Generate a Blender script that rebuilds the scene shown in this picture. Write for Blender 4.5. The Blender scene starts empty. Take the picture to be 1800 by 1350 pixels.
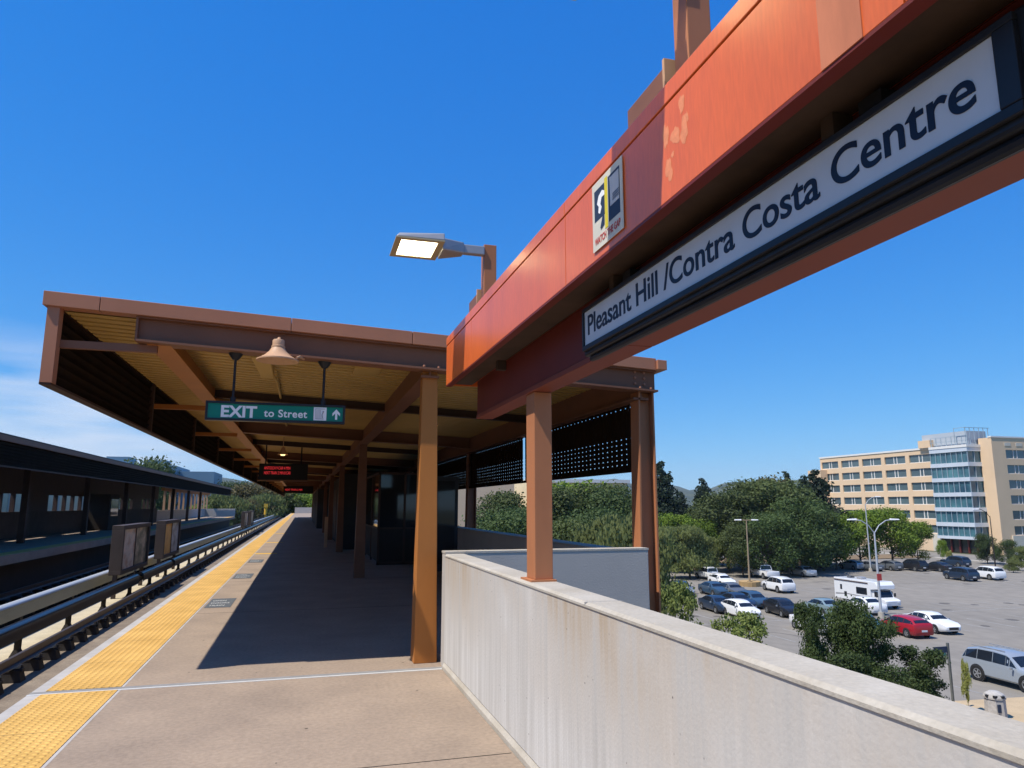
import bpy, math, random
import numpy as np
from mathutils import Vector, Matrix
rad = math.radians
SC = bpy.context.scene
COL = SC.collection

# ---------------------------------------------------------------- camera
CAM_H = 1.6
YAW, PITCH = rad(16.23), rad(9.70)
cd = bpy.data.cameras.new("camera"); cam = bpy.data.objects.new("camera", cd); COL.objects.link(cam)
cam.location = (0, 0, CAM_H); cam.rotation_euler = (rad(90) + PITCH, 0, -YAW)
cd.sensor_width = 36; cd.lens = 1246 / 1800 * 36; cd.clip_start = 0.05; cd.clip_end = 20000
SC.camera = cam

# ---------------------------------------------------------------- light
SUN_DIR = Vector((1.51, 0.42, -2.74)).normalized()      # the way the light travels
SUN_EL = math.asin(-SUN_DIR.z); SUN_AZ = math.atan2(-SUN_DIR.x, -SUN_DIR.y)
sd = bpy.data.lights.new("sun", 'SUN'); sun = bpy.data.objects.new("sun", sd); COL.objects.link(sun)
sd.energy = 4.6; sd.angle = rad(0.53); sd.color = (1.0, 0.94, 0.84)
sun.rotation_euler = SUN_DIR.to_track_quat('-Z', 'Y').to_euler()
SC.view_settings.view_transform = 'Standard'; SC.view_settings.look = 'None'
SC.view_settings.exposure = 0.35; SC.view_settings.gamma = 1.0
SC.cycles.max_bounces = 7; SC.cycles.diffuse_bounces = 4; SC.cycles.glossy_bounces = 3
SC.cycles.transparent_max_bounces = 8; SC.cycles.transmission_bounces = 4

W = bpy.data.worlds.new("World"); SC.world = W; W.use_nodes = True
nt = W.node_tree; nt.nodes.clear()
def N(tree, typ, **kw):
    n = tree.nodes.new(typ)
    for k, v in kw.items():
        if k in n.inputs: n.inputs[k].default_value = v
        else: setattr(n, k, v)
    return n
out = N(nt, 'ShaderNodeOutputWorld'); bg = N(nt, 'ShaderNodeBackground'); bg.inputs['Strength'].default_value = 0.085
sky = N(nt, 'ShaderNodeTexSky'); sky.sky_type = 'NISHITA'; sky.sun_disc = False
sky.sun_elevation = SUN_EL; sky.sun_rotation = SUN_AZ % (2 * math.pi)
sky.altitude = 50; sky.air_density = 1.0; sky.dust_density = 0.0; sky.ozone_density = 6.0
hs = N(nt, 'ShaderNodeHueSaturation'); hs.inputs['Saturation'].default_value = 1.3
tc = N(nt, 'ShaderNodeTexCoord'); sep = N(nt, 'ShaderNodeSeparateXYZ')
mp = N(nt, 'ShaderNodeMapping'); mp.inputs['Scale'].default_value = (1.2, 1.2, 9)
nz = N(nt, 'ShaderNodeTexNoise'); nz.inputs['Scale'].default_value = 2.3; nz.inputs['Detail'].default_value = 5
cr = N(nt, 'ShaderNodeValToRGB'); cr.color_ramp.elements[0].position = 0.36; cr.color_ramp.elements[1].position = 0.62
el = N(nt, 'ShaderNodeMapRange'); el.inputs['From Min'].default_value = 0.22; el.inputs['From Max'].default_value = 0.12
az = N(nt, 'ShaderNodeMapRange'); az.inputs['From Min'].default_value = 0.0; az.inputs['From Max'].default_value = -0.25
m1 = N(nt, 'ShaderNodeMath', operation='MULTIPLY'); m2 = N(nt, 'ShaderNodeMath', operation='MULTIPLY'); m3 = N(nt, 'ShaderNodeMath', operation='MULTIPLY')
m3.inputs[1].default_value = 0.95
mx = N(nt, 'ShaderNodeMixRGB'); mx.inputs[2].default_value = (7.6, 8.2, 9.2, 1)
L = nt.links.new
spc = N(nt, 'ShaderNodeSeparateColor'); cmb = N(nt, 'ShaderNodeCombineColor')
for i_, (g_, a_) in enumerate(((.80, .86), (.64, 1.77), (.36, 4.35))):     # clear deep summer sky: even brightness from zenith to horizon
    pw = N(nt, 'ShaderNodeMath', operation='POWER'); pw.inputs[1].default_value = g_; ml = N(nt, 'ShaderNodeMath', operation='MULTIPLY'); ml.inputs[1].default_value = a_
    L(spc.outputs[i_], pw.inputs[0]); L(pw.outputs[0], ml.inputs[0]); L(ml.outputs[0], cmb.inputs[i_])
L(sky.outputs[0], hs.inputs['Color']); L(hs.outputs[0], spc.inputs[0]); L(cmb.outputs[0], mx.inputs[1]); L(tc.outputs['Generated'], mp.inputs[0]); L(mp.outputs[0], nz.inputs['Vector'])
L(nz.outputs[0], cr.inputs[0]); L(tc.outputs['Generated'], sep.inputs[0]); L(sep.outputs[2], el.inputs[0]); L(sep.outputs[0], az.inputs[0])
L(cr.outputs[0], m1.inputs[0]); L(el.outputs[0], m1.inputs[1]); L(m1.outputs[0], m2.inputs[0]); L(az.outputs[0], m2.inputs[1])
L(m2.outputs[0], m3.inputs[0]); L(m3.outputs[0], mx.inputs[0]); L(mx.outputs[0], bg.inputs['Color']); L(bg.outputs[0], out.inputs[0])

# ---------------------------------------------------------------- placement maths (a survey of the place from the photo)
FW = Vector((math.sin(YAW) * math.cos(PITCH), math.cos(YAW) * math.cos(PITCH), math.sin(PITCH)))
RT = Vector((math.cos(YAW), -math.sin(YAW), 0)); UP = RT.cross(FW)
def ray(x, y): return FW + RT * ((x - 900) / 1246) - UP * ((y - 675) / 1246)
GZ = -8.4
def gp(x, y, z=GZ):
    r = ray(x, y); t = (z - CAM_H) / r.z
    return Vector((r.x * t, r.y * t, z))
def z_at(P, x, y):                     # height of the sight line through (x, y) above the ground point P
    r = ray(x, y); return CAM_H + r.z * (math.hypot(P.x, P.y) / math.hypot(r.x, r.y))
def at_dist(x, d):                     # ground point along image column x at distance d
    r = ray(x, 888); k = d / math.hypot(r.x, r.y); return Vector((r.x * k, r.y * k, GZ))

# ---------------------------------------------------------------- materials
def mat(name, col, rough=0.6, metal=0.0, var=0.0, vscale=3.0, bump=0.0, bscale=40.0, coat=0.0, stretch=(1, 1, 1), col2=None, spec=0.25, fine=0.0):
    m = bpy.data.materials.new(name); m.use_nodes = True; t = m.node_tree; b = t.nodes['Principled BSDF']
    b.inputs['Base Color'].default_value = (*col, 1); b.inputs['Roughness'].default_value = rough; b.inputs['Metallic'].default_value = metal
    b.inputs['Coat Weight'].default_value = coat; b.inputs['Coat Roughness'].default_value = 0.12; b.inputs['Specular IOR Level'].default_value = spec
    g = N(t, 'ShaderNodeTexCoord'); mpn = N(t, 'ShaderNodeMapping'); mpn.inputs['Scale'].default_value = stretch
    t.links.new(g.outputs['Object'], mpn.inputs[0])
    if var > 0 or col2:
        n = N(t, 'ShaderNodeTexNoise'); n.inputs['Scale'].default_value = vscale; n.inputs['Detail'].default_value = 6; n.inputs['Roughness'].default_value = 0.6
        t.links.new(mpn.outputs[0], n.inputs['Vector'])
        c2 = col2 or tuple(max(0, c * (1 - var)) for c in col); c1 = col if col2 else tuple(min(1, c * (1 + var)) for c in col)
        r = N(t, 'ShaderNodeValToRGB'); r.color_ramp.elements[0].position = 0.32; r.color_ramp.elements[1].position = 0.68
        r.color_ramp.elements[0].color = (*c2, 1); r.color_ramp.elements[1].color = (*c1, 1)
        t.links.new(n.outputs[0], r.inputs[0]); src = r.outputs[0]
        if fine > 0:
            n2 = N(t, 'ShaderNodeTexNoise'); n2.inputs['Scale'].default_value = vscale * 22; n2.inputs['Detail'].default_value = 4
            t.links.new(mpn.outputs[0], n2.inputs['Vector'])
            mr = N(t, 'ShaderNodeMapRange'); mr.inputs['From Min'].default_value = 0.3; mr.inputs['From Max'].default_value = 0.7
            mr.inputs['To Min'].default_value = 1 - fine; mr.inputs['To Max'].default_value = 1 + fine
            t.links.new(n2.outputs[0], mr.inputs[0])
            mm = N(t, 'ShaderNodeVectorMath', operation='SCALE'); t.links.new(src, mm.inputs[0]); t.links.new(mr.outputs[0], mm.inputs['Scale']); src = mm.outputs[0]
        t.links.new(src, b.inputs['Base Color'])
    if bump > 0:
        n = N(t, 'ShaderNodeTexNoise'); n.inputs['Scale'].default_value = bscale; n.inputs['Detail'].default_value = 5
        t.links.new(mpn.outputs[0], n.inputs['Vector'])
        bp = N(t, 'ShaderNodeBump'); bp.inputs['Strength'].default_value = bump; bp.inputs['Distance'].default_value = 0.01
        t.links.new(n.outputs[0], bp.inputs['Height']); t.links.new(bp.outputs[0], b.inputs['Normal'])
    return m

def mat_parapet():
    m = bpy.data.materials.new("streaked_concrete"); m.use_nodes = True; t = m.node_tree; b = t.nodes['Principled BSDF']; b.inputs['Roughness'].default_value = 0.85
    K = t.links.new
    g = N(t, 'ShaderNodeNewGeometry'); sp = N(t, 'ShaderNodeSeparateXYZ'); K(g.outputs['Position'], sp.inputs[0])
    mp1 = N(t, 'ShaderNodeMapping'); mp1.inputs['Scale'].default_value = (9, 9, 0.45); K(g.outputs['Position'], mp1.inputs[0])
    n1 = N(t, 'ShaderNodeTexNoise'); n1.inputs['Scale'].default_value = 1.6; n1.inputs['Detail'].default_value = 7; n1.inputs['Roughness'].default_value = 0.65; K(mp1.outputs[0], n1.inputs['Vector'])
    n2 = N(t, 'ShaderNodeTexNoise'); n2.inputs['Scale'].default_value = 1.1; n2.inputs['Detail'].default_value = 4; K(g.outputs['Position'], n2.inputs['Vector'])
    base = N(t, 'ShaderNodeValToRGB'); K(n1.outputs[0], base.inputs[0])
    base.color_ramp.elements[0].position = 0.25; base.color_ramp.elements[0].color = (0.42, 0.40, 0.37, 1)
    base.color_ramp.elements[1].position = 0.75; base.color_ramp.elements[1].color = (0.64, 0.625, 0.60, 1)
    # tan run-off stain: strong at the top, runs down in streaks, fades
    h = N(t, 'ShaderNodeMapRange'); h.inputs['From Min'].default_value = 0.30; h.inputs['From Max'].default_value = 1.12; K(sp.outputs[2], h.inputs[0])
    ad = N(t, 'ShaderNodeMath', operation='MULTIPLY'); K(h.outputs[0], ad.inputs[0])
    st = N(t, 'ShaderNodeMapRange'); st.inputs['From Min'].default_value = 0.30; st.inputs['From Max'].default_value = 0.58; K(n1.outputs[0], st.inputs[0]); K(st.outputs[0], ad.inputs[1])
    ad2 = N(t, 'ShaderNodeMath', operation='MULTIPLY'); K(ad.outputs[0], ad2.inputs[0])
    st2 = N(t, 'ShaderNodeMapRange'); st2.inputs['From Min'].default_value = 0.25; st2.inputs['From Max'].default_value = 0.62; K(n2.outputs[0], st2.inputs[0]); K(st2.outputs[0], ad2.inputs[1])
    mx = N(t, 'ShaderNodeMixRGB'); K(ad2.outputs[0], mx.inputs[0]); K(base.outputs[0], mx.inputs[1]); mx.inputs[2].default_value = (0.40, 0.31, 0.215, 1)
    # small pits
    v = N(t, 'ShaderNodeTexVoronoi'); v.inputs['Scale'].default_value = 16; v.inputs['Randomness'].default_value = 1; K(g.outputs['Position'], v.inputs['Vector'])
    pm = N(t, 'ShaderNodeMapRange'); pm.inputs['From Min'].default_value = 0.05; pm.inputs['From Max'].default_value = 0.10; K(v.outputs['Distance'], pm.inputs[0])
    n3 = N(t, 'ShaderNodeTexNoise'); n3.inputs['Scale'].default_value = 3.0; K(g.outputs['Position'], n3.inputs['Vector'])
    pm2 = N(t, 'ShaderNodeMapRange'); pm2.inputs['From Min'].default_value = 0.60; pm2.inputs['From Max'].default_value = 0.54; K(n3.outputs[0], pm2.inputs[0])
    mxx = N(t, 'ShaderNodeMath', operation='MAXIMUM'); K(pm.outputs[0], mxx.inputs[0]); K(pm2.outputs[0], mxx.inputs[1])
    mx2 = N(t, 'ShaderNodeMixRGB'); K(mxx.outputs[0], mx2.inputs[0]); mx2.inputs[1].default_value = (0.13, 0.11, 0.10, 1); K(mx.outputs[0], mx2.inputs[2])
    K(mx2.outputs[0], b.inputs['Base Color'])
    n4 = N(t, 'ShaderNodeTexNoise'); n4.inputs['Scale'].default_value = 60; n4.inputs['Detail'].default_value = 5; K(g.outputs['Position'], n4.inputs['Vector'])
    bp = N(t, 'ShaderNodeBump'); bp.inputs['Strength'].default_value = 0.25; bp.inputs['Distance'].default_value = 0.006; K(n4.outputs[0], bp.inputs['Height']); K(bp.outputs[0], b.inputs['Normal'])
    return m

def mat_tactile():
    m = bpy.data.materials.new("yellow_tactile"); m.use_nodes = True; t = m.node_tree; b = t.nodes['Principled BSDF']; b.inputs['Roughness'].default_value = 0.7
    K = t.links.new
    g = N(t, 'ShaderNodeNewGeometry'); mpn = N(t, 'ShaderNodeMapping'); mpn.inputs['Scale'].default_value = (1 / .06, 1 / .06, 0); K(g.outputs['Position'], mpn.inputs[0])
    fr = N(t, 'ShaderNodeVectorMath', operation='FRACTION'); K(mpn.outputs[0], fr.inputs[0])
    ds = N(t, 'ShaderNodeVectorMath', operation='DISTANCE'); K(fr.outputs[0], ds.inputs[0]); ds.inputs[1].default_value = (.5, .5, 0)
    r = N(t, 'ShaderNodeMapRange'); r.inputs['From Min'].default_value = 0.36; r.inputs['From Max'].default_value = 0.18; K(ds.outputs['Value'], r.inputs[0])
    bp = N(t, 'ShaderNodeBump'); bp.inputs['Strength'].default_value = 1.0; bp.inputs['Distance'].default_value = 0.008; K(r.outputs[0], bp.inputs['Height']); K(bp.outputs[0], b.inputs['Normal'])
    n = N(t, 'ShaderNodeTexNoise'); n.inputs['Scale'].default_value = 2.2; n.inputs['Detail'].default_value = 6; K(g.outputs['Position'], n.inputs['Vector'])
    c = N(t, 'ShaderNodeValToRGB'); K(n.outputs[0], c.inputs[0]); c.color_ramp.elements[0].position = 0.3; c.color_ramp.elements[1].position = 0.7
    c.color_ramp.elements[0].color = (0.62, 0.355, 0.075, 1); c.color_ramp.elements[1].color = (0.80, 0.475, 0.120, 1)
    # panel joints every 1.2 m and a slightly darker tone between the domes
    sp = N(t, 'ShaderNodeSeparateXYZ'); K(g.outputs['Position'], sp.inputs[0])
    md = N(t, 'ShaderNodeMath', operation='PINGPONG'); md.inputs[1].default_value = 0.61; K(sp.outputs[1], md.inputs[0])
    jr = N(t, 'ShaderNodeMapRange'); jr.inputs['From Min'].default_value = 0.004; jr.inputs['From Max'].default_value = 0.012; K(md.outputs[0], jr.inputs[0])
    gr = N(t, 'ShaderNodeMapRange'); gr.inputs['To Min'].default_value = 0.80; gr.inputs['To Max'].default_value = 1.06; K(r.outputs[0], gr.inputs[0])
    j2 = N(t, 'ShaderNodeMapRange'); j2.inputs['To Min'].default_value = 0.6; j2.inputs['To Max'].default_value = 1.0; K(jr.outputs[0], j2.inputs[0])
    mu = N(t, 'ShaderNodeMath', operation='MULTIPLY'); K(gr.outputs[0], mu.inputs[0]); K(j2.outputs[0], mu.inputs[1])
    s = N(t, 'ShaderNodeVectorMath', operation='SCALE'); K(c.outputs[0], s.inputs[0]); K(mu.outputs[0], s.inputs['Scale']); K(s.outputs[0], b.inputs['Base Color'])
    return m

def mat_emit(name, col, s):
    m = bpy.data.materials.new(name); m.use_nodes = True; t = m.node_tree; b = t.nodes['Principled BSDF']
    b.inputs['Base Color'].default_value = (*col, 1); b.inputs['Emission Color'].default_value = (*col, 1); b.inputs['Emission Strength'].default_value = s
    return m

def mat_leaf(name, dark, light, scale=0.6):
    m = bpy.data.materials.new(name); m.use_nodes = True; t = m.node_tree; K = t.links.new
    b = t.nodes['Principled BSDF']; b.inputs['Roughness'].default_value = 0.65; b.inputs['Specular IOR Level'].default_value = 0.25
    g = N(t, 'ShaderNodeTexCoord'); n = N(t, 'ShaderNodeTexNoise'); n.inputs['Scale'].default_value = scale; n.inputs['Detail'].default_value = 8; n.inputs['Roughness'].default_value = 0.75
    K(g.outputs['Object'], n.inputs['Vector'])
    r = N(t, 'ShaderNodeValToRGB'); r.color_ramp.elements[0].position = 0.3; r.color_ramp.elements[1].position = 0.7
    r.color_ramp.elements[0].color = (*dark, 1); r.color_ramp.elements[1].color = (*light, 1); K(n.outputs[0], r.inputs[0])
    oi = N(t, 'ShaderNodeObjectInfo'); mr = N(t, 'ShaderNodeMapRange'); mr.inputs['To Min'].default_value = 0.8; mr.inputs['To Max'].default_value = 1.2; K(oi.outputs['Random'], mr.inputs[0])
    s = N(t, 'ShaderNodeVectorMath', operation='SCALE'); K(r.outputs[0], s.inputs[0]); K(mr.outputs[0], s.inputs['Scale']); K(s.outputs[0], b.inputs['Base Color'])
    tr = N(t, 'ShaderNodeBsdfTranslucent'); K(s.outputs[0], tr.inputs['Color']); mixs = N(t, 'ShaderNodeMixShader'); mixs.inputs[0].default_value = 0.33
    K(b.outputs[0], mixs.inputs[1]); K(tr.outputs[0], mixs.inputs[2]); K(mixs.outputs[0], t.nodes['Material Output'].inputs[0])
    return m

M = {}
M['floor'] = mat('platform_concrete', (0.335, 0.258, 0.192), 0.85, var=0.0, col2=(0.262, 0.203, 0.155), vscale=1.3, bump=0.25, bscale=90, fine=0.12)
M['edge'] = mat('edge_concrete', (0.42, 0.40, 0.38), 0.8, var=0.12, vscale=4, bump=0.2)
M['joint'] = mat('joint_metal', (0.24, 0.235, 0.23), 0.8, 0.0, var=0.15, vscale=8)
M['jointl'] = mat('joint_lip', (0.60, 0.60, 0.58), 0.6, 0.1)
M['tact'] = mat_tactile()
M['par'] = mat_parapet()
M['cap'] = mat('cap_concrete', (0.46, 0.425, 0.37), 0.85, col2=(0.37, 0.33, 0.27), vscale=2.5, bump=0.3, bscale=70, fine=0.08)
M['greyw'] = mat('grey_concrete', (0.44, 0.41, 0.375), 0.9, var=0.05, vscale=2, bump=0.2, bscale=60)
M['decal'] = mat('decal_dark', (0.10, 0.11, 0.12), 0.8, var=0.2, vscale=20)
M['decalw'] = mat('decal_white', (0.5, 0.5, 0.48), 0.8)
M['yline'] = mat('yellow_line', (0.7, 0.42, 0.05), 0.8)
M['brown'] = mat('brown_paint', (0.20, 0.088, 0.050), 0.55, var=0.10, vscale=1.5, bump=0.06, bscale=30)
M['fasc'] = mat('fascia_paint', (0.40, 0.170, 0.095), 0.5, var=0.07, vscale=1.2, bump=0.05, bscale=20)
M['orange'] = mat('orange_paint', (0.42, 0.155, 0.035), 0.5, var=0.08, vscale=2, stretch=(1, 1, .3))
M['dkbr'] = mat('dark_brown_paint', (0.07, 0.04, 0.03), 0.6, var=0.15, vscale=3)
M['louv'] = mat('louver_paint', (0.022, 0.013, 0.008), 0.95, spec=.05, var=0.15, vscale=3)
M['ceil'] = mat('ceiling_paint', (0.55, 0.36, 0.12), 0.6, var=0.10, vscale=0.8)
M['red'] = mat('gantry_paint', (0.76, 0.150, 0.026), 0.33, col2=(0.64, 0.125, 0.028), vscale=2.2, coat=0.08, stretch=(1, 1.6, .25), bump=0.04, bscale=5, spec=.4, fine=.07)
M['redf'] = mat('faded_gantry_paint', (0.56, 0.19, 0.095), 0.6, var=0.16, vscale=7, stretch=(1, 1, .25))
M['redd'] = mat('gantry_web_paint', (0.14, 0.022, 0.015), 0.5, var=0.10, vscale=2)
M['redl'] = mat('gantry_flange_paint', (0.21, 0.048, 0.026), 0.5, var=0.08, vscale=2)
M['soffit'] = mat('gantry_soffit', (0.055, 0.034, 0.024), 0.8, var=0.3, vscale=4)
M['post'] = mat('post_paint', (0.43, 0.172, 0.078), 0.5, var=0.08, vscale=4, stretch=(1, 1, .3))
M['tan'] = mat('tan_paint', (0.52, 0.31, 0.18), 0.5, var=0.05, vscale=6)
M['black'] = mat('black_frame', (0.018, 0.019, 0.024), 0.4, var=0.2, vscale=6)
M['blackg'] = mat('black_gloss', (0.015, 0.014, 0.016), 0.28, var=0.1, vscale=4, spec=0.6)
M['signw'] = mat('sign_white', (0.60, 0.61, 0.63), 0.35, var=0.04, vscale=5)
M['ink'] = mat('sign_ink', (0.012, 0.014, 0.03), 0.4)
M['green'] = mat('sign_green', (0.005, 0.19, 0.13), 0.35)
M['white'] = mat('white_paint', (0.8, 0.8, 0.8), 0.45)
M['grey'] = mat('grey_metal', (0.36, 0.36, 0.37), 0.4, 0.3, var=0.06, vscale=9)
M['ledb'] = mat('display_body', (0.012, 0.010, 0.010), 0.5)
M['ledr'] = mat_emit('display_red', (1.0, 0.05, 0.06), 0.45)
M['lens'] = mat_emit('lamp_lens', (1.0, 0.86, 0.58), 6.0)
M['lensf'] = mat('lens_frame', (0.42, 0.36, 0.22), 0.4)
M['bulb'] = mat_emit('bulb_glow', (1.0, 0.72, 0.30), 2.0)
M['fast2'] = mat('weathered_post', (0.12, 0.125, 0.115), 0.7, var=.2, vscale=5)
M['rail'] = mat('rail_steel', (0.11, 0.08, 0.065), 0.45, 0.6, var=0.2, vscale=10)
M['railt'] = mat('rail_head', (0.12, 0.095, 0.08), 0.5, 0.6)
M['fast'] = mat('fastener_iron', (0.035, 0.03, 0.028), 0.7, 0.2, var=0.3, vscale=10)
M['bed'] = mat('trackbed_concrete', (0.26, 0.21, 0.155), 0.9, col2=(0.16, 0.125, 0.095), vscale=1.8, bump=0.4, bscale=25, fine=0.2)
M['cream'] = mat('cream_concrete', (0.50, 0.43, 0.30), 0.9, var=0.14, vscale=1.6, bump=0.3, bscale=25, fine=0.1)
M['cover'] = mat('cover_board', (0.30, 0.30, 0.24), 0.45, var=0.12, vscale=1.5, stretch=(1, .3, 1))
M['capm'] = mat('cover_cap', (0.50, 0.53, 0.56), 0.35, 0.2)
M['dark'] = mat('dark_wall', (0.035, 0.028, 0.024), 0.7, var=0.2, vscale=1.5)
M['oppw'] = mat('block_wall', (0.085, 0.065, 0.052), 0.85, var=0.15, vscale=2)
M['garage'] = mat('beige_wall', (0.72, 0.60, 0.38), 0.9, var=0.08, vscale=.5)
M['glassd'] = mat('dark_glass', (0.02, 0.02, 0.022), 0.05, 0.0, spec=0.6)
M['asph'] = mat('asphalt', (0.245, 0.222, 0.19), 0.95, col2=(0.20, 0.184, 0.16), vscale=0.05, bump=0.1, bscale=10, fine=0.10, stretch=(1, .55, 1))
M['lines'] = mat('worn_line_paint', (0.36, 0.36, 0.35), 0.9, col2=(0.20, 0.196, 0.19), vscale=1.2)
M['curb'] = mat('kerb_concrete', (0.38, 0.35, 0.30), 0.9, var=0.1, vscale=1)
M['walk'] = mat('tan_pavement', (0.45, 0.34, 0.21), 0.9, var=0.07, vscale=1, fine=0.08)
M['redc'] = mat('red_kerb_paint', (0.32, 0.05, 0.06), 0.8, var=0.1, vscale=3)
M['soil'] = mat('dry_soil', (0.20, 0.14, 0.08), 0.95, var=0.25, vscale=.8)
M['land'] = mat('dry_grass_land', (0.14, 0.13, 0.07), 0.95, col2=(0.06, 0.075, 0.035), vscale=0.01)
M['bark'] = mat('bark', (0.10, 0.075, 0.055), 0.9, var=0.3, vscale=6, bump=0.5, bscale=20)
M['stucco'] = mat('peach_stucco', (0.70, 0.51, 0.33), 0.85, var=0.04, vscale=.3)
M['stucco2'] = mat('cream_stucco', (0.58, 0.53, 0.44), 0.85, var=0.04, vscale=.3)
M['corn'] = mat('cornice_white', (0.72, 0.70, 0.66), 0.7)
M['win'] = mat('window_glass', (0.055, 0.085, 0.10), 0.12, spec=0.8, col2=(0.10, 0.15, 0.16), vscale=.12)
M['win2'] = mat('curtain_glass', (0.09, 0.22, 0.25), 0.10, spec=0.6, col2=(0.02, 0.06, 0.10), vscale=.22)
M['mull'] = mat('mullion_metal', (0.34, 0.42, 0.47), 0.5, 0.2)
M['alu'] = mat('aluminium_panel', (0.62, 0.66, 0.70), 0.4, 0.2, var=0.05, vscale=.5)
M['pole'] = mat('galvanised_pole', (0.50, 0.52, 0.54), 0.45, 0.3)
M['wood'] = mat('wood_pole', (0.30, 0.23, 0.15), 0.8, var=0.1, vscale=3)
M['tyre'] = mat('tyre_rubber', (0.02, 0.02, 0.02), 0.8)
M['rim'] = mat('wheel_rim', (0.42, 0.43, 0.44), 0.35, 0.6)
M['cglass'] = mat('car_glass', (0.012, 0.016, 0.024), 0.08, spec=0.45)
M['hl'] = mat('headlight_glass', (0.6, 0.62, 0.65), 0.15)
M['tl'] = mat('taillight_red', (0.35, 0.02, 0.02), 0.2)
M['trim'] = mat('car_trim', (0.03, 0.03, 0.032), 0.6)
M['blueb'] = mat('blue_cladding', (0.16, 0.26, 0.34), 0.5, var=0.08, vscale=.1)
M['blueb2'] = mat('penthouse_screen', (0.42, 0.46, 0.50), 0.6)
M['lightb'] = mat('pale_cladding', (0.80, 0.80, 0.80), 0.6)
M['bing'] = mat('bin_concrete', (0.40, 0.38, 0.36), 0.9, var=0.15, vscale=8)
M['leafG'] = mat_leaf('leaf_bright_green', (0.061, 0.128, 0.011), (0.257, 0.338, 0.041), .5)
M['leafO'] = mat_leaf('leaf_olive', (0.095, 0.128, 0.041), (0.270, 0.297, 0.101), .5)
M['leafD'] = mat_leaf('leaf_dark_green', (0.032, 0.065, 0.019), (0.115, 0.155, 0.046), .4)
M['leafC'] = mat_leaf('leaf_conifer', (0.015, 0.030, 0.018), (0.044, 0.065, 0.035), .5)
M['leafY'] = mat_leaf('leaf_yellow_green', (0.189, 0.216, 0.054), (0.365, 0.365, 0.108), .9)
M['leafN'] = mat_leaf('leaf_street_dark', (0.024, 0.045, 0.014), (0.105, 0.145, 0.04), .35)
M['leafS'] = mat_leaf('leaf_street_olive', (0.095, 0.135, 0.034), (0.257, 0.297, 0.081), .5)
M['leafB'] = mat_leaf('leaf_brown_green', (0.081, 0.074, 0.027), (0.162, 0.135, 0.054), .6)

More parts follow.
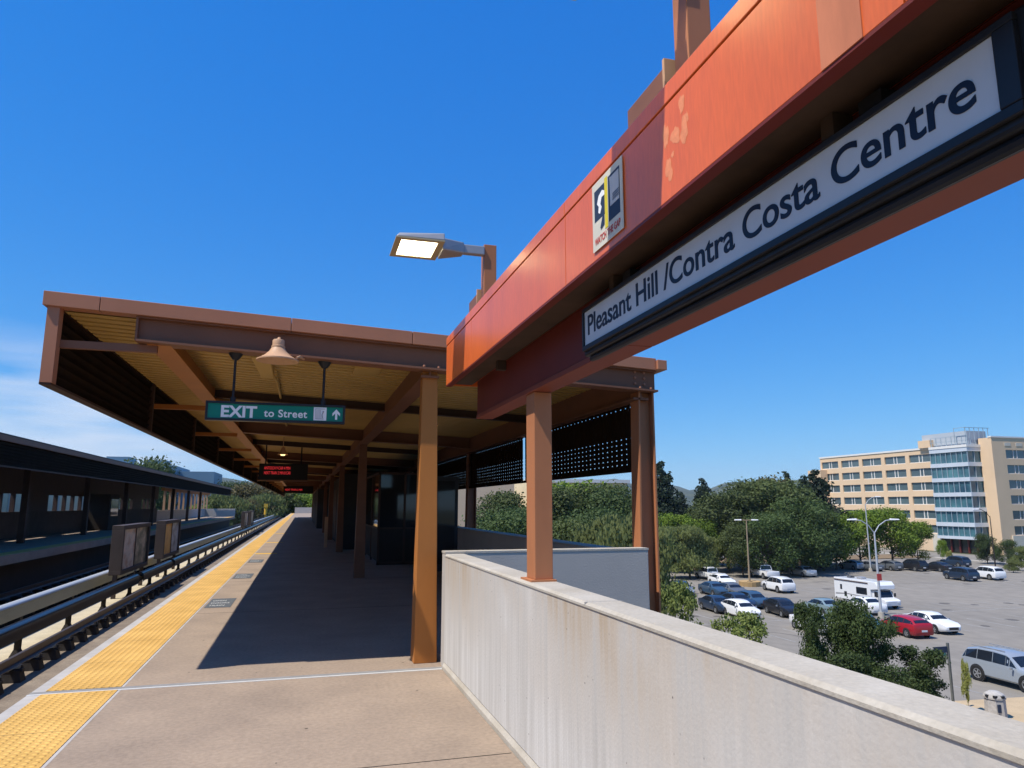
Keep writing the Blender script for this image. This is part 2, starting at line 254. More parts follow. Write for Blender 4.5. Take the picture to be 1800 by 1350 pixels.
# ---------------------------------------------------------------- mesh helpers
class MB:
    def __init__(s): s.v = []; s.f = []
    def add(s, vs, fs):
        n = len(s.v); s.v += [tuple(v) for v in vs]; s.f += [tuple(i + n for i in f) for f in fs]; return s
    def box(s, x0, x1, y0, y1, z0, z1):
        return s.add([(x0, y0, z0), (x1, y0, z0), (x1, y1, z0), (x0, y1, z0), (x0, y0, z1), (x1, y0, z1), (x1, y1, z1), (x0, y1, z1)],
                     [(0, 3, 2, 1), (4, 5, 6, 7), (0, 1, 5, 4), (1, 2, 6, 5), (2, 3, 7, 6), (3, 0, 4, 7)])
    def hexa(s, p):      # 8 points ordered as box
        return s.add(p, [(0, 3, 2, 1), (4, 5, 6, 7), (0, 1, 5, 4), (1, 2, 6, 5), (2, 3, 7, 6), (3, 0, 4, 7)])
    def sbox(s, x0, x1, y0, y1, za, zb, sl):   # box whose top and bottom slope with x
        f = lambda x, z: z + sl * x
        return s.hexa([(x0, y0, f(x0, za)), (x1, y0, f(x1, za)), (x1, y1, f(x1, za)), (x0, y1, f(x0, za)),
                       (x0, y0, f(x0, zb)), (x1, y0, f(x1, zb)), (x1, y1, f(x1, zb)), (x0, y1, f(x0, zb))])
    def prism(s, poly, axis, a, b):
        n = len(poly); q = lambda p, t: (t, p[0], p[1]) if axis == 'x' else ((p[0], t, p[1]) if axis == 'y' else (p[0], p[1], t))
        vs = [q(p, a) for p in poly] + [q(p, b) for p in poly]
        return s.add(vs, [tuple(range(n - 1, -1, -1)), tuple(range(n, 2 * n))] + [(i, (i + 1) % n, (i + 1) % n + n, i + n) for i in range(n)])
    def tube(s, pts, rs, seg=8):
        pts = [Vector(p) for p in pts]; rs = rs if hasattr(rs, '__len__') else [rs] * len(pts); n0 = len(s.v); rings = []
        for i, p in enumerate(pts):
            d = (pts[min(i + 1, len(pts) - 1)] - pts[max(i - 1, 0)]).normalized()
            u = d.cross(Vector((0, 0, 1)) if abs(d.z) < .9 else Vector((1, 0, 0))).normalized(); w = d.cross(u)
            rings.append([p + (u * math.cos(2 * math.pi * k / seg) + w * math.sin(2 * math.pi * k / seg)) * rs[i] for k in range(seg)])
        vs = [v for r in rings for v in r]; fs = []
        for i in range(len(pts) - 1):
            for k in range(seg): fs.append((i * seg + k, i * seg + (k + 1) % seg, (i + 1) * seg + (k + 1) % seg, (i + 1) * seg + k))
        fs += [tuple(range(seg - 1, -1, -1)), tuple((len(pts) - 1) * seg + k for k in range(seg))]
        return s.add(vs, fs)
    def lathe(s, c, prof, seg=20, axis='z'):
        vs = []; fs = []; n = len(prof)
        for k in range(seg):
            a = 2 * math.pi * k / seg
            for r, h in prof:
                o = (r * math.cos(a), r * math.sin(a), h) if axis == 'z' else ((h, r * math.cos(a), r * math.sin(a)) if axis == 'x' else (r * math.cos(a), h, r * math.sin(a)))
                vs.append((c[0] + o[0], c[1] + o[1], c[2] + o[2]))
        for k in range(seg):
            k2 = (k + 1) % seg
            for i in range(n - 1): fs.append((k * n + i, k2 * n + i, k2 * n + i + 1, k * n + i + 1))
        return s.add(vs, fs)
    def build(s, name, m, parent=None, bevel=0.0, smooth=False, kind=None):
        me = bpy.data.meshes.new(name); off = Vector(parent['_w']) if parent is not None and '_w' in parent else Vector((0, 0, 0))
        me.from_pydata([(v[0] - off.x, v[1] - off.y, v[2] - off.z) for v in s.v], [], s.f); me.update()
        import bmesh
        bm = bmesh.new(); bm.from_mesh(me); bmesh.ops.recalc_face_normals(bm, faces=bm.faces); bm.to_mesh(me); bm.free()
        if smooth:
            for p in me.polygons: p.use_smooth = True
            try: me.set_sharp_from_angle(angle=rad(40))
            except Exception: pass
        if m: me.materials.append(m)
        o = bpy.data.objects.new(name, me); COL.objects.link(o)
        if parent is not None:
            o.parent = parent
            if '_w' in parent: o['_w'] = list(off)
        if bevel > 0:
            md = o.modifiers.new('bevel', 'BEVEL'); md.width = bevel; md.segments = 2; md.limit_method = 'ANGLE'
        if kind: o['kind'] = kind
        return o
def tag(o, label=None, cat=None, group=None, kind=None):
    if label: o['label'] = label
    if cat: o['category'] = cat
    if group: o['group'] = group
    if kind: o['kind'] = kind
    return o
def thing(name, loc, label=None, cat=None, group=None):
    o = bpy.data.objects.new(name, None); COL.objects.link(o); o.location = loc; o['_w'] = list(loc); o.empty_display_size = .2
    return tag(o, label, cat, group)
def kids(o): return [c for c in bpy.data.objects if c.parent == o]
def copy_tree(o, parent=None, cache={}):
    c = o.copy(); COL.objects.link(c); c.parent = parent
    for ch in kids(o): copy_tree(ch, c)
    return c
def text_mesh(s, size, depth=0.002, bold=0.0, sx=1.0, align='LEFT', space=1.0):
    cu = bpy.data.curves.new('t', 'FONT'); cu.body = s; cu.size = size; cu.extrude = depth; cu.offset = bold; cu.align_x = align; cu.space_character = space
    ob = bpy.data.objects.new('t', cu); COL.objects.link(ob); bpy.context.view_layer.update()
    me = bpy.data.meshes.new_from_object(ob.evaluated_get(bpy.context.evaluated_depsgraph_get())); bpy.data.objects.remove(ob)
    vs = [(v.co.x * sx, v.co.y, v.co.z) for v in me.vertices]; fs = [tuple(p.vertices) for p in me.polygons]; bpy.data.meshes.remove(me)
    return vs, fs
def put_text(name, s, size, m, parent, fn, **k):
    vs, fs = text_mesh(s, size, **k); b = MB(); b.add([fn(v) for v in vs], fs); return b.build(name, m, parent)
def structure(o): o['kind'] = 'structure'; return o

# ================================================================ PLATFORM (setting)
YB, YE = -2.5, 150.0
structure(MB().box(-1.455, 1.40, YB, 7.28, -0.45, 0).build('platform_floor', M['floor']))
structure(MB().box(-1.455, 3.46, 7.40, YE, -0.45, 0).build('platform_floor', M['floor']))
b = MB(); b.box(-2.18, -2.07, YB, 7.28, -0.45, 0); b.box(-2.18, -2.07, 7.40, YE, -0.45, 0); structure(b.build('platform_edge', M['edge']))
b = MB(); b.box(-1.48, -1.455, YB, 7.28, -0.45, .001); b.box(-1.48, -1.455, 7.40, YE, -0.45, .001); structure(b.build('platform_edge', M['edge']))
b = MB(); b.box(-2.07, -1.48, YB, 7.28, -0.45, 0.006); b.box(-2.07, -1.48, 7.40, YE, -0.45, 0.006)
tag(b.build('tactile_strip', M['tact']), kind='structure')
b = MB(); b.box(-2.18, 1.40, 7.28, 7.31, -0.3, 0.004); jn = thing('expansion_joint', (0, 7.34, 0), 'grey metal expansion joint strip crossing the platform floor in the foreground', 'joint cover')
b.build('lip', M['jointl'], jn); MB().box(-2.18, 3.4, 7.31, 7.40, -0.3, 0.002).build('plate', M['joint'], jn)
# deck under the platform and outside the parapet
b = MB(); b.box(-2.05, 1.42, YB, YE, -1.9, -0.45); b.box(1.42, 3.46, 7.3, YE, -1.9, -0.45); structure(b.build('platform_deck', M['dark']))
# control joints in the near slab
b = MB(); b.box(-1.45, 1.39, 4.78, 4.79, -.01, 0.0012); b.box(-1.45, 1.39, 1.5, 1.508, -.01, 0.0012)
structure(b.build('floor_joint', M['dark']))
M['gum'] = mat('gum_spot', (0.15, 0.12, 0.09), 0.9); rg = random.Random(4); b = MB()
for _ in range(38):
    x, y, r_ = rg.uniform(-1.35, 1.3), 2.5 + 12 * rg.random() ** 1.1, rg.uniform(.005, .014)
    b.add([(x + r_ * math.cos(k * .9) * rg.uniform(.8, 1.2), y + r_ * math.sin(k * .9) * rg.uniform(.8, 1.2), .0022) for k in range(7)], [tuple(range(7))])
structure(b.build('floor_spots', M['gum']))
b = MB()
for yy in (11.9, 16.5, 21.1, 25.7, 30.3): b.box(-1.45, 3.44, yy, yy + .008, -.01, .0012)
structure(b.build('floor_joint', M['dark']))
# floor lettering
def boarding_mark(y0, lab):
    t = thing('boarding_mark', (-1.2, y0, 0), lab, 'floor marking', 'dark boarding marks beside the yellow strip')
    MB().box(-1.42, -1.03, y0, y0 + 1.15, 0.001, 0.004).build('plate', M['decal'], t)
    for i, (w, yy) in enumerate([("TRAIN", .18), ("DOORS", .48), ("OPEN", .78)]):
        put_text('lettering', w, 0.20, M['decalw'], t, lambda v, yy=yy: (-1.38 + v[0], y0 + yy + v[1], 0.0045 + v[2]), depth=0.0005, sx=.42)
    return t
boarding_mark(12.5, 'nearest dark boarding mark with white letters beside the yellow strip')
boarding_mark(17.2, 'second dark boarding mark from the front beside the yellow strip')
boarding_mark(21.8, 'third dark boarding mark from the front, partly at the shadow edge')
for i, (y0, l) in enumerate([(25.5, 'nearest yellow bar painted across the floor beside the tactile strip'), (33, 'second yellow bar painted across the floor beside the tactile strip'), (43, 'farthest yellow bar painted across the floor beside the tactile strip')]):
    tag(MB().box(-1.45, -0.75, y0, y0 + .35, 0.001, 0.004).build('yellow_bar', M['yline']), l, 'floor marking', 'yellow bars on the platform floor')

# ================================================================ PARAPET
pw = thing('parapet_wall', (1.5, 3, 0), 'weathered pale concrete parapet wall with tan streaks running into the foreground', 'wall')
PX0, PX1, PT = 1.42, 1.62, 1.105
b = MB(); b.prism([(PX0, .07), (PX1, .07), (PX1, PT - .02), (PX0, PT - .02)], 'y', YB, 7.30); b.build('wall_face', M['par'], pw)
b = MB(); b.prism([(PX0 - .006, PT - .02), (PX1 + .006, PT - .02), (PX1 + .006, PT - .006), (PX1 - .01, PT + .004), (PX0 + .012, PT + .004), (PX0 - .006, PT - .008)], 'y', YB, 7.306); b.build('coping', M['cap'], pw)
b = MB(); b.prism([(1.40, -0.3), (PX1, -0.3), (PX1, .062), (1.424, .062), (1.404, .03)], 'y', YB, 7.30); b.build('base_kerb', M['cap'], pw)
b = MB(); b.box(PX0 - .0072, PX1 + .0072, 3.52, 3.524, PT - .010, PT + .0052)
b.build('coping_joint', M['bing'], pw)
ew = thing('end_wall', (2.6, 7.4, 0), 'plain grey concrete wall facing the camera behind the streaked parapet', 'wall')
MB().box(1.425, 3.70, 7.312, 7.50, -1.9, 1.112).build('wall_face', M['greyw'], ew, bevel=.006)
MB().box(1.42, 3.705, 7.308, 7.505, 1.112, 1.132).build('coping', M['cap'], ew)
sw = thing('side_wall', (3.6, 50, 0), 'low grey wall along the shaded outer side of the covered platform', 'wall')
MB().box(3.46, 3.70, 7.51, YE, -1.9, 1.07).build('wall_face', M['greyw'], sw)
MB().box(3.45, 3.708, 7.51, YE, 1.07, 1.09).build('coping', M['cap'], sw)
tag(MB().box(-1.45, 3.45, YE - .3, YE, 0, 1.15).build('platform_end_wall', M['greyw']), 'pale low wall closing the far end of the platform', 'wall')

# ================================================================ CANOPY
CY0, CY1 = 7.56, 101.0
SL = -0.045
cp = thing('platform_canopy', (1.28, 7.6, 0), 'brown steel platform canopy with a yellow corrugated ceiling and slatted side screens', 'canopy')
zf = lambda x, z: z + SL * x
# corrugated deck: ribs run across the platform
b = MB(); ys = []; y = CY0 + .16; P = .20
vs = []; fs = []
while y < CY1:
    for dy, dz in ((0, 0), (.125, 0), (.135, .058), (.190, .058)): vs += [(-2.34, y + dy, zf(-2.34, 3.375 + dz)), (4.0, y + dy, zf(4.0, 3.375 + dz))]
    y += P
for i in range(len(vs) // 2 - 1): fs.append((2 * i, 2 * i + 1, 2 * i + 3, 2 * i + 2))
b.add(vs, fs); b.build('ceiling', M['ceil'], cp)
b = MB(); b.sbox(-2.40, 3.99, CY0 + .1, CY1, 3.44, 3.49, SL); b.build('roof_deck', M['dkbr'], cp)
# fascia
b = MB(); xs = [-2.47, -1.98, -0.2, 1.06, 2.6, 3.98]
for i in range(5): b.sbox(xs[i] + .003, xs[i + 1] - .003, CY0 - .06, CY0 + .1, 3.37, 3.51, SL)
b.build('fascia', M['fasc'], cp, bevel=.004)
MB().sbox(3.98, 4.10, CY0 - .10, CY0 + .3, 3.375, 3.49, SL).build('fascia_return', M['fasc'], cp, bevel=.004)
b = MB(); b.box(-2.465, -2.405, CY0 + .1, CY1, 3.46, 3.62); b.build('edge_fascia', M['brown'], cp)
b = MB(); b.box(4.0, 4.06, CY0 + .31, CY1, 3.20, 3.34); b.build('edge_fascia', M['brown'], cp)
# front I-beam
def ibeam_x(x0, x1, y, za, zb, m, name='cross_beam', fl=.2):
    b = MB(); b.sbox(x0, x1, y - .012, y + .012, za + .02, zb - .02, SL); b.sbox(x0, x1, y - fl / 2, y + fl / 2, za, za + .02, SL); b.sbox(x0, x1, y - fl / 2, y + fl / 2, zb - .02, zb, SL)
    return b.build(name, m, cp)
b = MB(); b.sbox(-1.64, 4.0, 7.60, 7.625, 3.132, 3.352, SL); b.sbox(-1.64, 4.0, 7.51, 7.72, 3.11, 3.132, SL); b.sbox(-1.66, -1.64, 7.54, 7.7, 3.12, 3.365, SL)
b.sbox(-1.64, 4.0, 7.54, 7.70, 3.352, 3.367, SL); b.build('front_beam', M['brown'], cp)
b = MB()
for x in (1.20, 1.36, 3.78, 3.92):
    for dx, y in ((0, 7.545),): b.lathe((x, y, zf(x, 3.14)), [(0, .022), (.016, .02), (.018, 0)], 8)
for x in (3.74, 3.86):
    for z in (3.2, 3.27, 3.34): b.lathe((x, 7.60, zf(x, z)), [(0, -.018), (.014, -.016), (.016, 0)], 8, 'y')
b.build('bolts', M['fasc'], cp, kind='stuff')
BAY = 9.14
nb = 11
for k in range(1, nb): ibeam_x(-1.5, 3.9, 7.6 + BAY * k, 3.12, 3.40, M['brown'])
for k in range(0, nb - 1): ibeam_x(-1.5, 3.9, 7.6 + BAY * (k + .5), 3.24, 3.40, M['dkbr'], fl=.12)
# long beams
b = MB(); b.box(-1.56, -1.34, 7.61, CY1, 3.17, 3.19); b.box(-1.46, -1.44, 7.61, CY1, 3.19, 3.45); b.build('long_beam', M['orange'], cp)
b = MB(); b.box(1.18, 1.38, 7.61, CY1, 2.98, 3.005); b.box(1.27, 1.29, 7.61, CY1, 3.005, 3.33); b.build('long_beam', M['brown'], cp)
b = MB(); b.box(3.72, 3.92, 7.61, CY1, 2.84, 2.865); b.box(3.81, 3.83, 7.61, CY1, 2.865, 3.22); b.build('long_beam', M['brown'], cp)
# columns (taper towards the top)
def column(x, y, w0, w1, z0, z1, m, d0=None, d1=None):
    d0 = d0 or w0; d1 = d1 or w1
    p = [(x - w0 / 2, y - d0 / 2, z0), (x + w0 / 2, y - d0 / 2, z0), (x + w0 / 2, y + d0 / 2, z0), (x - w0 / 2, y + d0 / 2, z0),
         (x - w1 / 2, y - d1 / 2, z1), (x + w1 / 2, y - d1 / 2, z1), (x + w1 / 2, y + d1 / 2, z1), (x - w1 / 2, y + d1 / 2, z1)]
    return MB().hexa(p).build('column', m, cp, bevel=.006)
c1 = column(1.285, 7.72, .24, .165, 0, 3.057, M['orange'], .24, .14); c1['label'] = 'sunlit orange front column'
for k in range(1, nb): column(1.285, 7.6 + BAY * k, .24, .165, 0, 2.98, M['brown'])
for k in range(0, nb): 
    y = 7.72 + BAY * k
    b = MB(); z0, z1 = -1.2, 2.84 if k else 2.94
    xo = 3.99
    # tapered H section standing outside the wall
    def fl(xa0, xa1, xb0, xb1, ya, yb): b.hexa([(xa0, ya, z0), (xa1, ya, z0), (xa1, yb, z0), (xa0, yb, z0), (xb0, ya, z1), (xb1, ya, z1), (xb1, yb, z1), (xb0, yb, z1)])
    fl(xo - .02, xo, xo - .02, xo, y - .11, y + .11); fl(xo - .27, xo - .25, xo - .20, xo - .18, y - .11, y + .11); fl(xo - .25, xo - .02, xo - .18, xo - .02, y - .012, y + .012)
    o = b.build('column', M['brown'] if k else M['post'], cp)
# side screen at the track edge: posts, sill, louvres, arms
np_ = 20
for k in range(np_ + 1):
    y = 7.60 + BAY / 2 * k
    MB().box(-2.43 if k == 0 else -2.395, -2.325, y - (.07 if k == 0 else .03), y + .05, 2.74, 3.507).build('screen_post', M['fasc'] if k == 0 else M['dkbr'], cp)
    if k < 19:
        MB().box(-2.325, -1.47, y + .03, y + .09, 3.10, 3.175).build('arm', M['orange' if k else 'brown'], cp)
    if k < np_:
        b = MB(); y1 = y + BAY / 2
        for q in range(7):
            z = 2.78 + q * .105
            b.hexa([(-2.430, y + .05, z - .03), (-2.410, y + .05, z - .03), (-2.410, y1 - .03, z - .03), (-2.430, y1 - .03, z - .03),
                    (-2.370, y + .05, z + .055), (-2.350, y + .05, z + .055), (-2.350, y1 - .03, z + .055), (-2.370, y1 - .03, z + .055)])
        b.box(-2.395, -2.385, y + .05, y1 - .03, 2.75, 3.44)
        b.build('screen_louvre', M['louv'], cp)
MB().box(-2.435, -2.335, 7.54, CY1, 2.72, 2.745).build('screen_sill', M['dkbr'], cp)
# outer screen of crossed slats that lets points of light through
for k in range(18):
    y0 = 7.9 + BAY / 2 * k + .08; y1 = y0 + BAY / 2 - .14; b = MB(); z = 2.04
    while z < 2.82: hh = .0525 if (z < 2.42 or z > 2.74) else .0641; b.box(3.862, 3.866, y0, y1, z, z + hh); z += .064
    yy = y0 + .02; i = 0
    while yy < y1 - .1: b.box(3.857, 3.8615, yy, yy + .110, 2.02, 2.83); yy += .15 if i % 3 else .142; i += 1
    b.box(3.83, 3.89, y0, y1, 2.0, 2.04); b.build('side_screen', M['louv'], cp)
# end frame: roof closes down at the far end
# ---- fixtures under the canopy
def pendant(x, y, z, lab):
    t = thing('ceiling_lamp', (x, y, z), lab, 'lamp', 'small lamps under the canopy')
    b = MB(); b.tube([(x, y, z + .45), (x, y, z + .16)], .012, 6); b.build('stem', M['tan'], t)
    b = MB(); b.lathe((x, y, z), [(.02, .2), (.05, .17), (.06, .10), (.12, .03), (.13, 0)], 16); b.build('shade', M['tan'], t, smooth=True)
    b = MB(); b.lathe((x, y, z), [(0, -.03), (.05, -.02), (.07, .02), (0, .03)], 12); b.build('bulb', M['bulb'], t, smooth=True)
pendant(-.55, 19.2, 2.88, 'glowing round lamp under the canopy above the red display')
pendant(1.9, 11.2, 2.86, 'small lamp under the canopy right of the orange column')
pendant(-.45, 30.5, 2.80, 'far small lamp under the canopy behind the red display')
# floodlight / horn on the front beam
fl = thing('flared_lamp', (-.30, 7.3, 3.0), 'tan flared lamp shade fixed to the front beam above the exit sign', 'lamp')
b = MB(); b.lathe((-.31, 7.34, 3.13), [(.0, .11), (.052, .11), (.058, .10), (.058, .05), (.066, .045), (.066, .03)], 20); b.build('neck', M['tan'], fl, smooth=True)
b = MB()
prof = [(.062, .03), (.085, -.01), (.125, -.05), (.175, -.082), (.205, -.095), (.205, -.108), (.17, -.098), (.12, -.068), (.08, -.03), (.05, .0)]
b.lathe((-.31, 7.34, 3.13), prof, 28); b.build('shade', M['tan'], fl, smooth=True)
b = MB(); b.tube([(-.31, 7.34, 3.23), (-.31, 7.42, 3.27), (-.31, 7.60, 3.27)], .018, 8); b.tube([(-.13, 7.36, 3.07), (-.10, 7.44, 3.10), (-.06, 7.56, 3.10)], .012, 8); b.build('bracket', M['tan'], fl)
# fluorescent box with conduit
fx = thing('box_light', (-.4, 8.6, 3.2), 'yellowish box light with a conduit on the ceiling behind the flared lamp', 'lamp')
MB().hexa([(-.62, 8.1, 3.19), (-.42, 8.1, 3.19), (-.40, 8.9, 3.10), (-.55, 8.9, 3.10), (-.62, 8.1, 3.35), (-.42, 8.1, 3.35), (-.40, 8.9, 3.30), (-.55, 8.9, 3.30)]).build('housing', M['ceil'], fx, bevel=.01)
MB().tube([(-.47, 8.9, 3.22), (-.43, 10.5, 3.34), (-.43, 16.6, 3.36)], .02, 8).build('conduit', M['ceil'], fx)
bx = thing('ceiling_box', (.75, 9.3, 3.3), 'square yellow junction box on the corrugated ceiling right of the exit sign', 'junction box')
MB().box(.55, .9, 9.0, 9.5, 3.31, 3.37).build('housing', M['ceil'], bx, bevel=.01)

# ---- exit sign
ex = thing('exit_sign', (-.3, 7.62, 2.55), 'green hanging sign reading EXIT to Street with a white arrow', 'sign')
EX0, EX1, EZ0, EZ1, EY = -.985, .385, 2.445, 2.640, 7.64
b = MB(); f = .022
b.box(EX0, EX1, EY, EY + .09, EZ0, EZ0 + f); b.box(EX0, EX1, EY, EY + .09, EZ1 - f, EZ1); b.box(EX0, EX0 + f, EY, EY + .09, EZ0 + f, EZ1 - f); b.box(EX1 - f, EX1, EY, EY + .09, EZ0 + f, EZ1 - f)
b.build('frame', M['black'], ex)
MB().box(EX0 + f, EX1 - f, EY + .012, EY + .08, EZ0 + f, EZ1 - f).build('face', M['green'], ex)
tf = lambda x0, z0: (lambda v: (x0 + v[0], EY + .010 - v[2], z0 + v[1]))
put_text('lettering', 'EXIT', .162, M['white'], ex, tf(-.845, 2.484), bold=.0055, sx=1.04, depth=.001)
put_text('lettering', 'to Street', .108, M['white'], ex, tf(-.425, 2.497), bold=.0022, sx=1.0, depth=.001, space=1.07)
MB().box(.065, .195, EY + .008, EY + .0115, 2.474, 2.612).build('pictogram', M['white'], ex)
b = MB(); b.box(.082, .086, EY + .005, EY + .0078, 2.49, 2.60); b.box(.086, .178, EY + .005, EY + .0078, 2.593, 2.598); b.box(.086, .17, EY + .005, EY + .0078, 2.488, 2.493)
for q in range(4): b.box(.095 + q * .012, .099 + q * .012, EY + .005, EY + .0078, 2.497, 2.585)
b.tube([(.160, EY + .006, 2.56), (.150, EY + .006, 2.535), (.155, EY + .006, 2.50)], .006, 6); b.lathe((.162, EY + .006, 2.567), [(0, -.004), (.009, -.003), (.009, .003), (0, .004)], 8, 'y')
b.build('pictogram_drawing', M['grey'], ex)
b = MB(); b.prism([(.284, 2.487), (.306, 2.487), (.306, 2.553), (.334, 2.524), (.334, 2.553), (.295, 2.598), (.256, 2.553), (.256, 2.524), (.284, 2.553)], 'y', EY + .008, EY + .0115); b.build('arrow', M['white'], ex)
for x in (-.735, .155):
    b = MB(); zt = zf(x, 3.115); b.tube([(x, EY + .04, EZ1), (x, EY + .04, EZ1 + .05)], .028, 10); b.tube([(x, EY + .04, EZ1 + .05), (x, EY + .04, zt - .07)], .013, 8)
    b.lathe((x, EY + .04, zt - .07), [(.0, -.01), (.03, 0), (.065, .05), (.075, .07), (0, .07)], 12); b.build('hanger_rod', M['black'], ex)
# ---- LED display
ld = thing('led_display', (-.55, 22, 2.5), 'black hanging display with two lines of red lit text', 'display')
MB().box(-1.27, .10, 22.0, 22.18, 2.33, 2.80).build('housing', M['ledb'], ld, bevel=.01)
MB().box(-1.30, .10, 21.98, 22.2, 2.30, 2.33).build('ledge', M['brown'], ld)
put_text('display_text', 'ANTIOCH 9 CAR 4 MIN', .125, M['ledr'], ld, lambda v: (-1.13 + v[0], 21.992 - v[2], 2.63 + v[1]), sx=.56, depth=.001)
put_text('display_text', 'NEXT TRAIN 2 MIN 8 CAR', .125, M['ledr'], ld, lambda v: (-1.13 + v[0], 21.992 - v[2], 2.49 + v[1]), sx=.51, depth=.001)
b = MB(); b.tube([(-1.1, 22.09, 2.8), (-1.1, 22.09, 3.4)], .02); b.tube([(-.1, 22.09, 2.8), (-.1, 22.09, 3.4)], .02); b.build('hanger_rod', M['black'], ld)
l2 = thing('led_display', (-.5, 47, 2.5), 'far small hanging display with red text deep under the canopy', 'display')
MB().box(-1.2, .6, 47, 47.18, 2.35, 2.78).build('housing', M['ledb'], l2)
put_text('display_text', 'NEXT TRAIN 2 MIN', .16, M['ledr'], l2, lambda v: (-1.1 + v[0], 46.99 - v[2], 2.5 + v[1]), sx=.75, depth=.001)

# ---- shelter, stair enclosure
sh = thing('glass_shelter', (2.6, 22, 0), 'dark framed glass shelter standing in the shade of the platform', 'shelter')
b = MB()
for x in (2.02, 2.72, 3.38): b.box(x - .03, x + .03, 19.97, 20.03, 0, 2.5)
b.box(1.99, 3.41, 19.97, 20.03, 2.44, 2.5); b.box(1.99, 3.41, 19.97, 20.03, .95, 1.0); b.box(1.99, 3.41, 19.97, 20.03, 0, .08)
for y in (22, 24, 26): b.box(1.99, 2.05, y - .03, y + .03, 0, 2.5)
b.box(1.99, 2.05, 20.03, 26, 2.44, 2.5); b.box(1.99, 2.05, 20.03, 26, .95, 1.0)
b.build('frame', M['dkbr'], sh)
b = MB(); b.box(2.05, 3.35, 19.995, 20.0, 1.0, 2.44); b.box(2.018, 2.022, 20.03, 25.97, 1.0, 2.44); b.build('glass', M['glassd'], sh)
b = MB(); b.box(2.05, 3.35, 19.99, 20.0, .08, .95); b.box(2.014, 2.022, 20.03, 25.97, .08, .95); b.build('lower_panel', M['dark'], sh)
st = thing('stair_enclosure', (2.3, 40, 0), 'dark brown stair enclosure in the middle of the covered platform', 'enclosure')
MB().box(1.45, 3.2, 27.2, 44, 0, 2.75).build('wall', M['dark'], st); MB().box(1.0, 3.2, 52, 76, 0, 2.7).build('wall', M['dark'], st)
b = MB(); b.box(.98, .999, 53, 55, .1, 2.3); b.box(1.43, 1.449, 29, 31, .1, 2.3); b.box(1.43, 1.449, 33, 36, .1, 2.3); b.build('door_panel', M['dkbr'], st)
pp = thing('platform_cabinet', (1.0, 29, 0), 'slim tan upright post standing by the dark stair enclosure', 'post')
MB().box(.86, .98, 28.9, 29.1, 0, 1.15).build('body', M['tan'], pp, bevel=.01)
pn = thing('notice_board', (2.7, 15.2, 0), 'dark upright notice panel in the shade right of the orange column', 'panel')
MB().box(2.35, 3.15, 14.9, 15.0, .25, 2.2).build('frame', M['black'], pn); MB().box(2.42, 3.08, 14.893, 14.9, .4, 2.1).build('poster', M['glassd'], pn)
for x in (2.4, 3.1): MB().box(x - .04, x + .04, 14.91, 14.99, 0, .25).build('leg', M['black'], pn)
for i, (yy, l) in enumerate([(13.2, 'nearest dark bench against the shaded side wall'), (30.5, 'far dark bench along the shaded side wall')]):
    bn = thing('bench', (3.1, yy, 0), l, 'bench', 'dark benches on the platform')
    MB().box(2.85, 3.3, yy - 1, yy + 1, .42, .48).build('seat', M['dark'], bn)
    for d in (-.85, .85): MB().box(2.9, 3.25, yy + d - .04, yy + d + .04, 0, .42).build('leg', M['dark'], bn)

# ================================================================ ORANGE GANTRY with the station name
ga = thing('gantry', (1.53, 4.6, PT), 'glossy red-orange steel gantry beam running over the parapet towards the camera', 'gantry')
GX0, GX1, GZ0, GZ1 = 1.22, 1.66, 2.69, 3.135
GYE = 6.37
zs = 3.062
ysb = [6.37, 5.35, 3.22, 1.10, -1.2, -2.4]
for i in range(5):
    far, near = ysb[i] - .003, ysb[i + 1] + .003
    if i == 0: far = ysb[0]
    MB().box(GX0, GX0 + .012, near, far, GZ0, zs - .006).build('side_panel', M['red'], ga, bevel=.002)
    MB().box(GX0 - .004, GX0 + .014, near, far, zs, GZ1).build('top_trim', M['red'], ga, bevel=.003)
MB().box(GX0 - .0035, GX0, 1.22, 1.36, GZ0, zs - .01).build('faded_patch', M['redf'], ga)
b = MB(); b.box(GX0 + .012, GX1, -2.4, GYE - .012, GZ1 - .03, GZ1 - .006); b.build('top_plate', M['redd'], ga)
b = MB(); b.box(GX0 + .012, GX1, GYE - .012, GYE, GZ0, GZ1 - .03); b.build('end_plate', M['red'], ga)
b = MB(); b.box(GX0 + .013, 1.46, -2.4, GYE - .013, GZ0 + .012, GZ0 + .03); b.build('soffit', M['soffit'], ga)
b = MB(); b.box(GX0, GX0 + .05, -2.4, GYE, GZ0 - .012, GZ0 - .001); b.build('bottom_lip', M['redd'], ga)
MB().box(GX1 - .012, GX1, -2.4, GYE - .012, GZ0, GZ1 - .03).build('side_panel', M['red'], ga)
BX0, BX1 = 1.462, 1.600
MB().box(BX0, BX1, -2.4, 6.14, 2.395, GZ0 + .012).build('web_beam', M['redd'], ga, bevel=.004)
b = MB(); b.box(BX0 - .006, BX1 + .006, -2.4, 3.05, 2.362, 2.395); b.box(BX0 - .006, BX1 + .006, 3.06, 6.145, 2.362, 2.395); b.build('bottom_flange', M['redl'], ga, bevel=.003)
# brackets under the overhang
for y in (5.2, 3.05, 1.55, .3):
    MB().box(1.39, 1.46, y - .025, y + .025, 2.63, GZ0 + .01).build('bracket', M['soffit'], ga)
for y in (4.62, -1.0):
    b = MB(); b.hexa([(1.475, y - .09, PT + .016), (1.60, y - .09, PT + .016), (1.60, y + .09, PT + .016), (1.475, y + .09, PT + .016), (1.475, y - .09, 2.36), (1.60, y - .09, 2.36), (1.60, y + .09, 2.36), (1.475, y + .09, 2.36)])
    b.build('column', M['post'], ga, bevel=.004)
    MB().box(1.44, 1.615, y - .12, y + .12, PT + .004, PT + .016).build('base_plate', M['post'], ga)
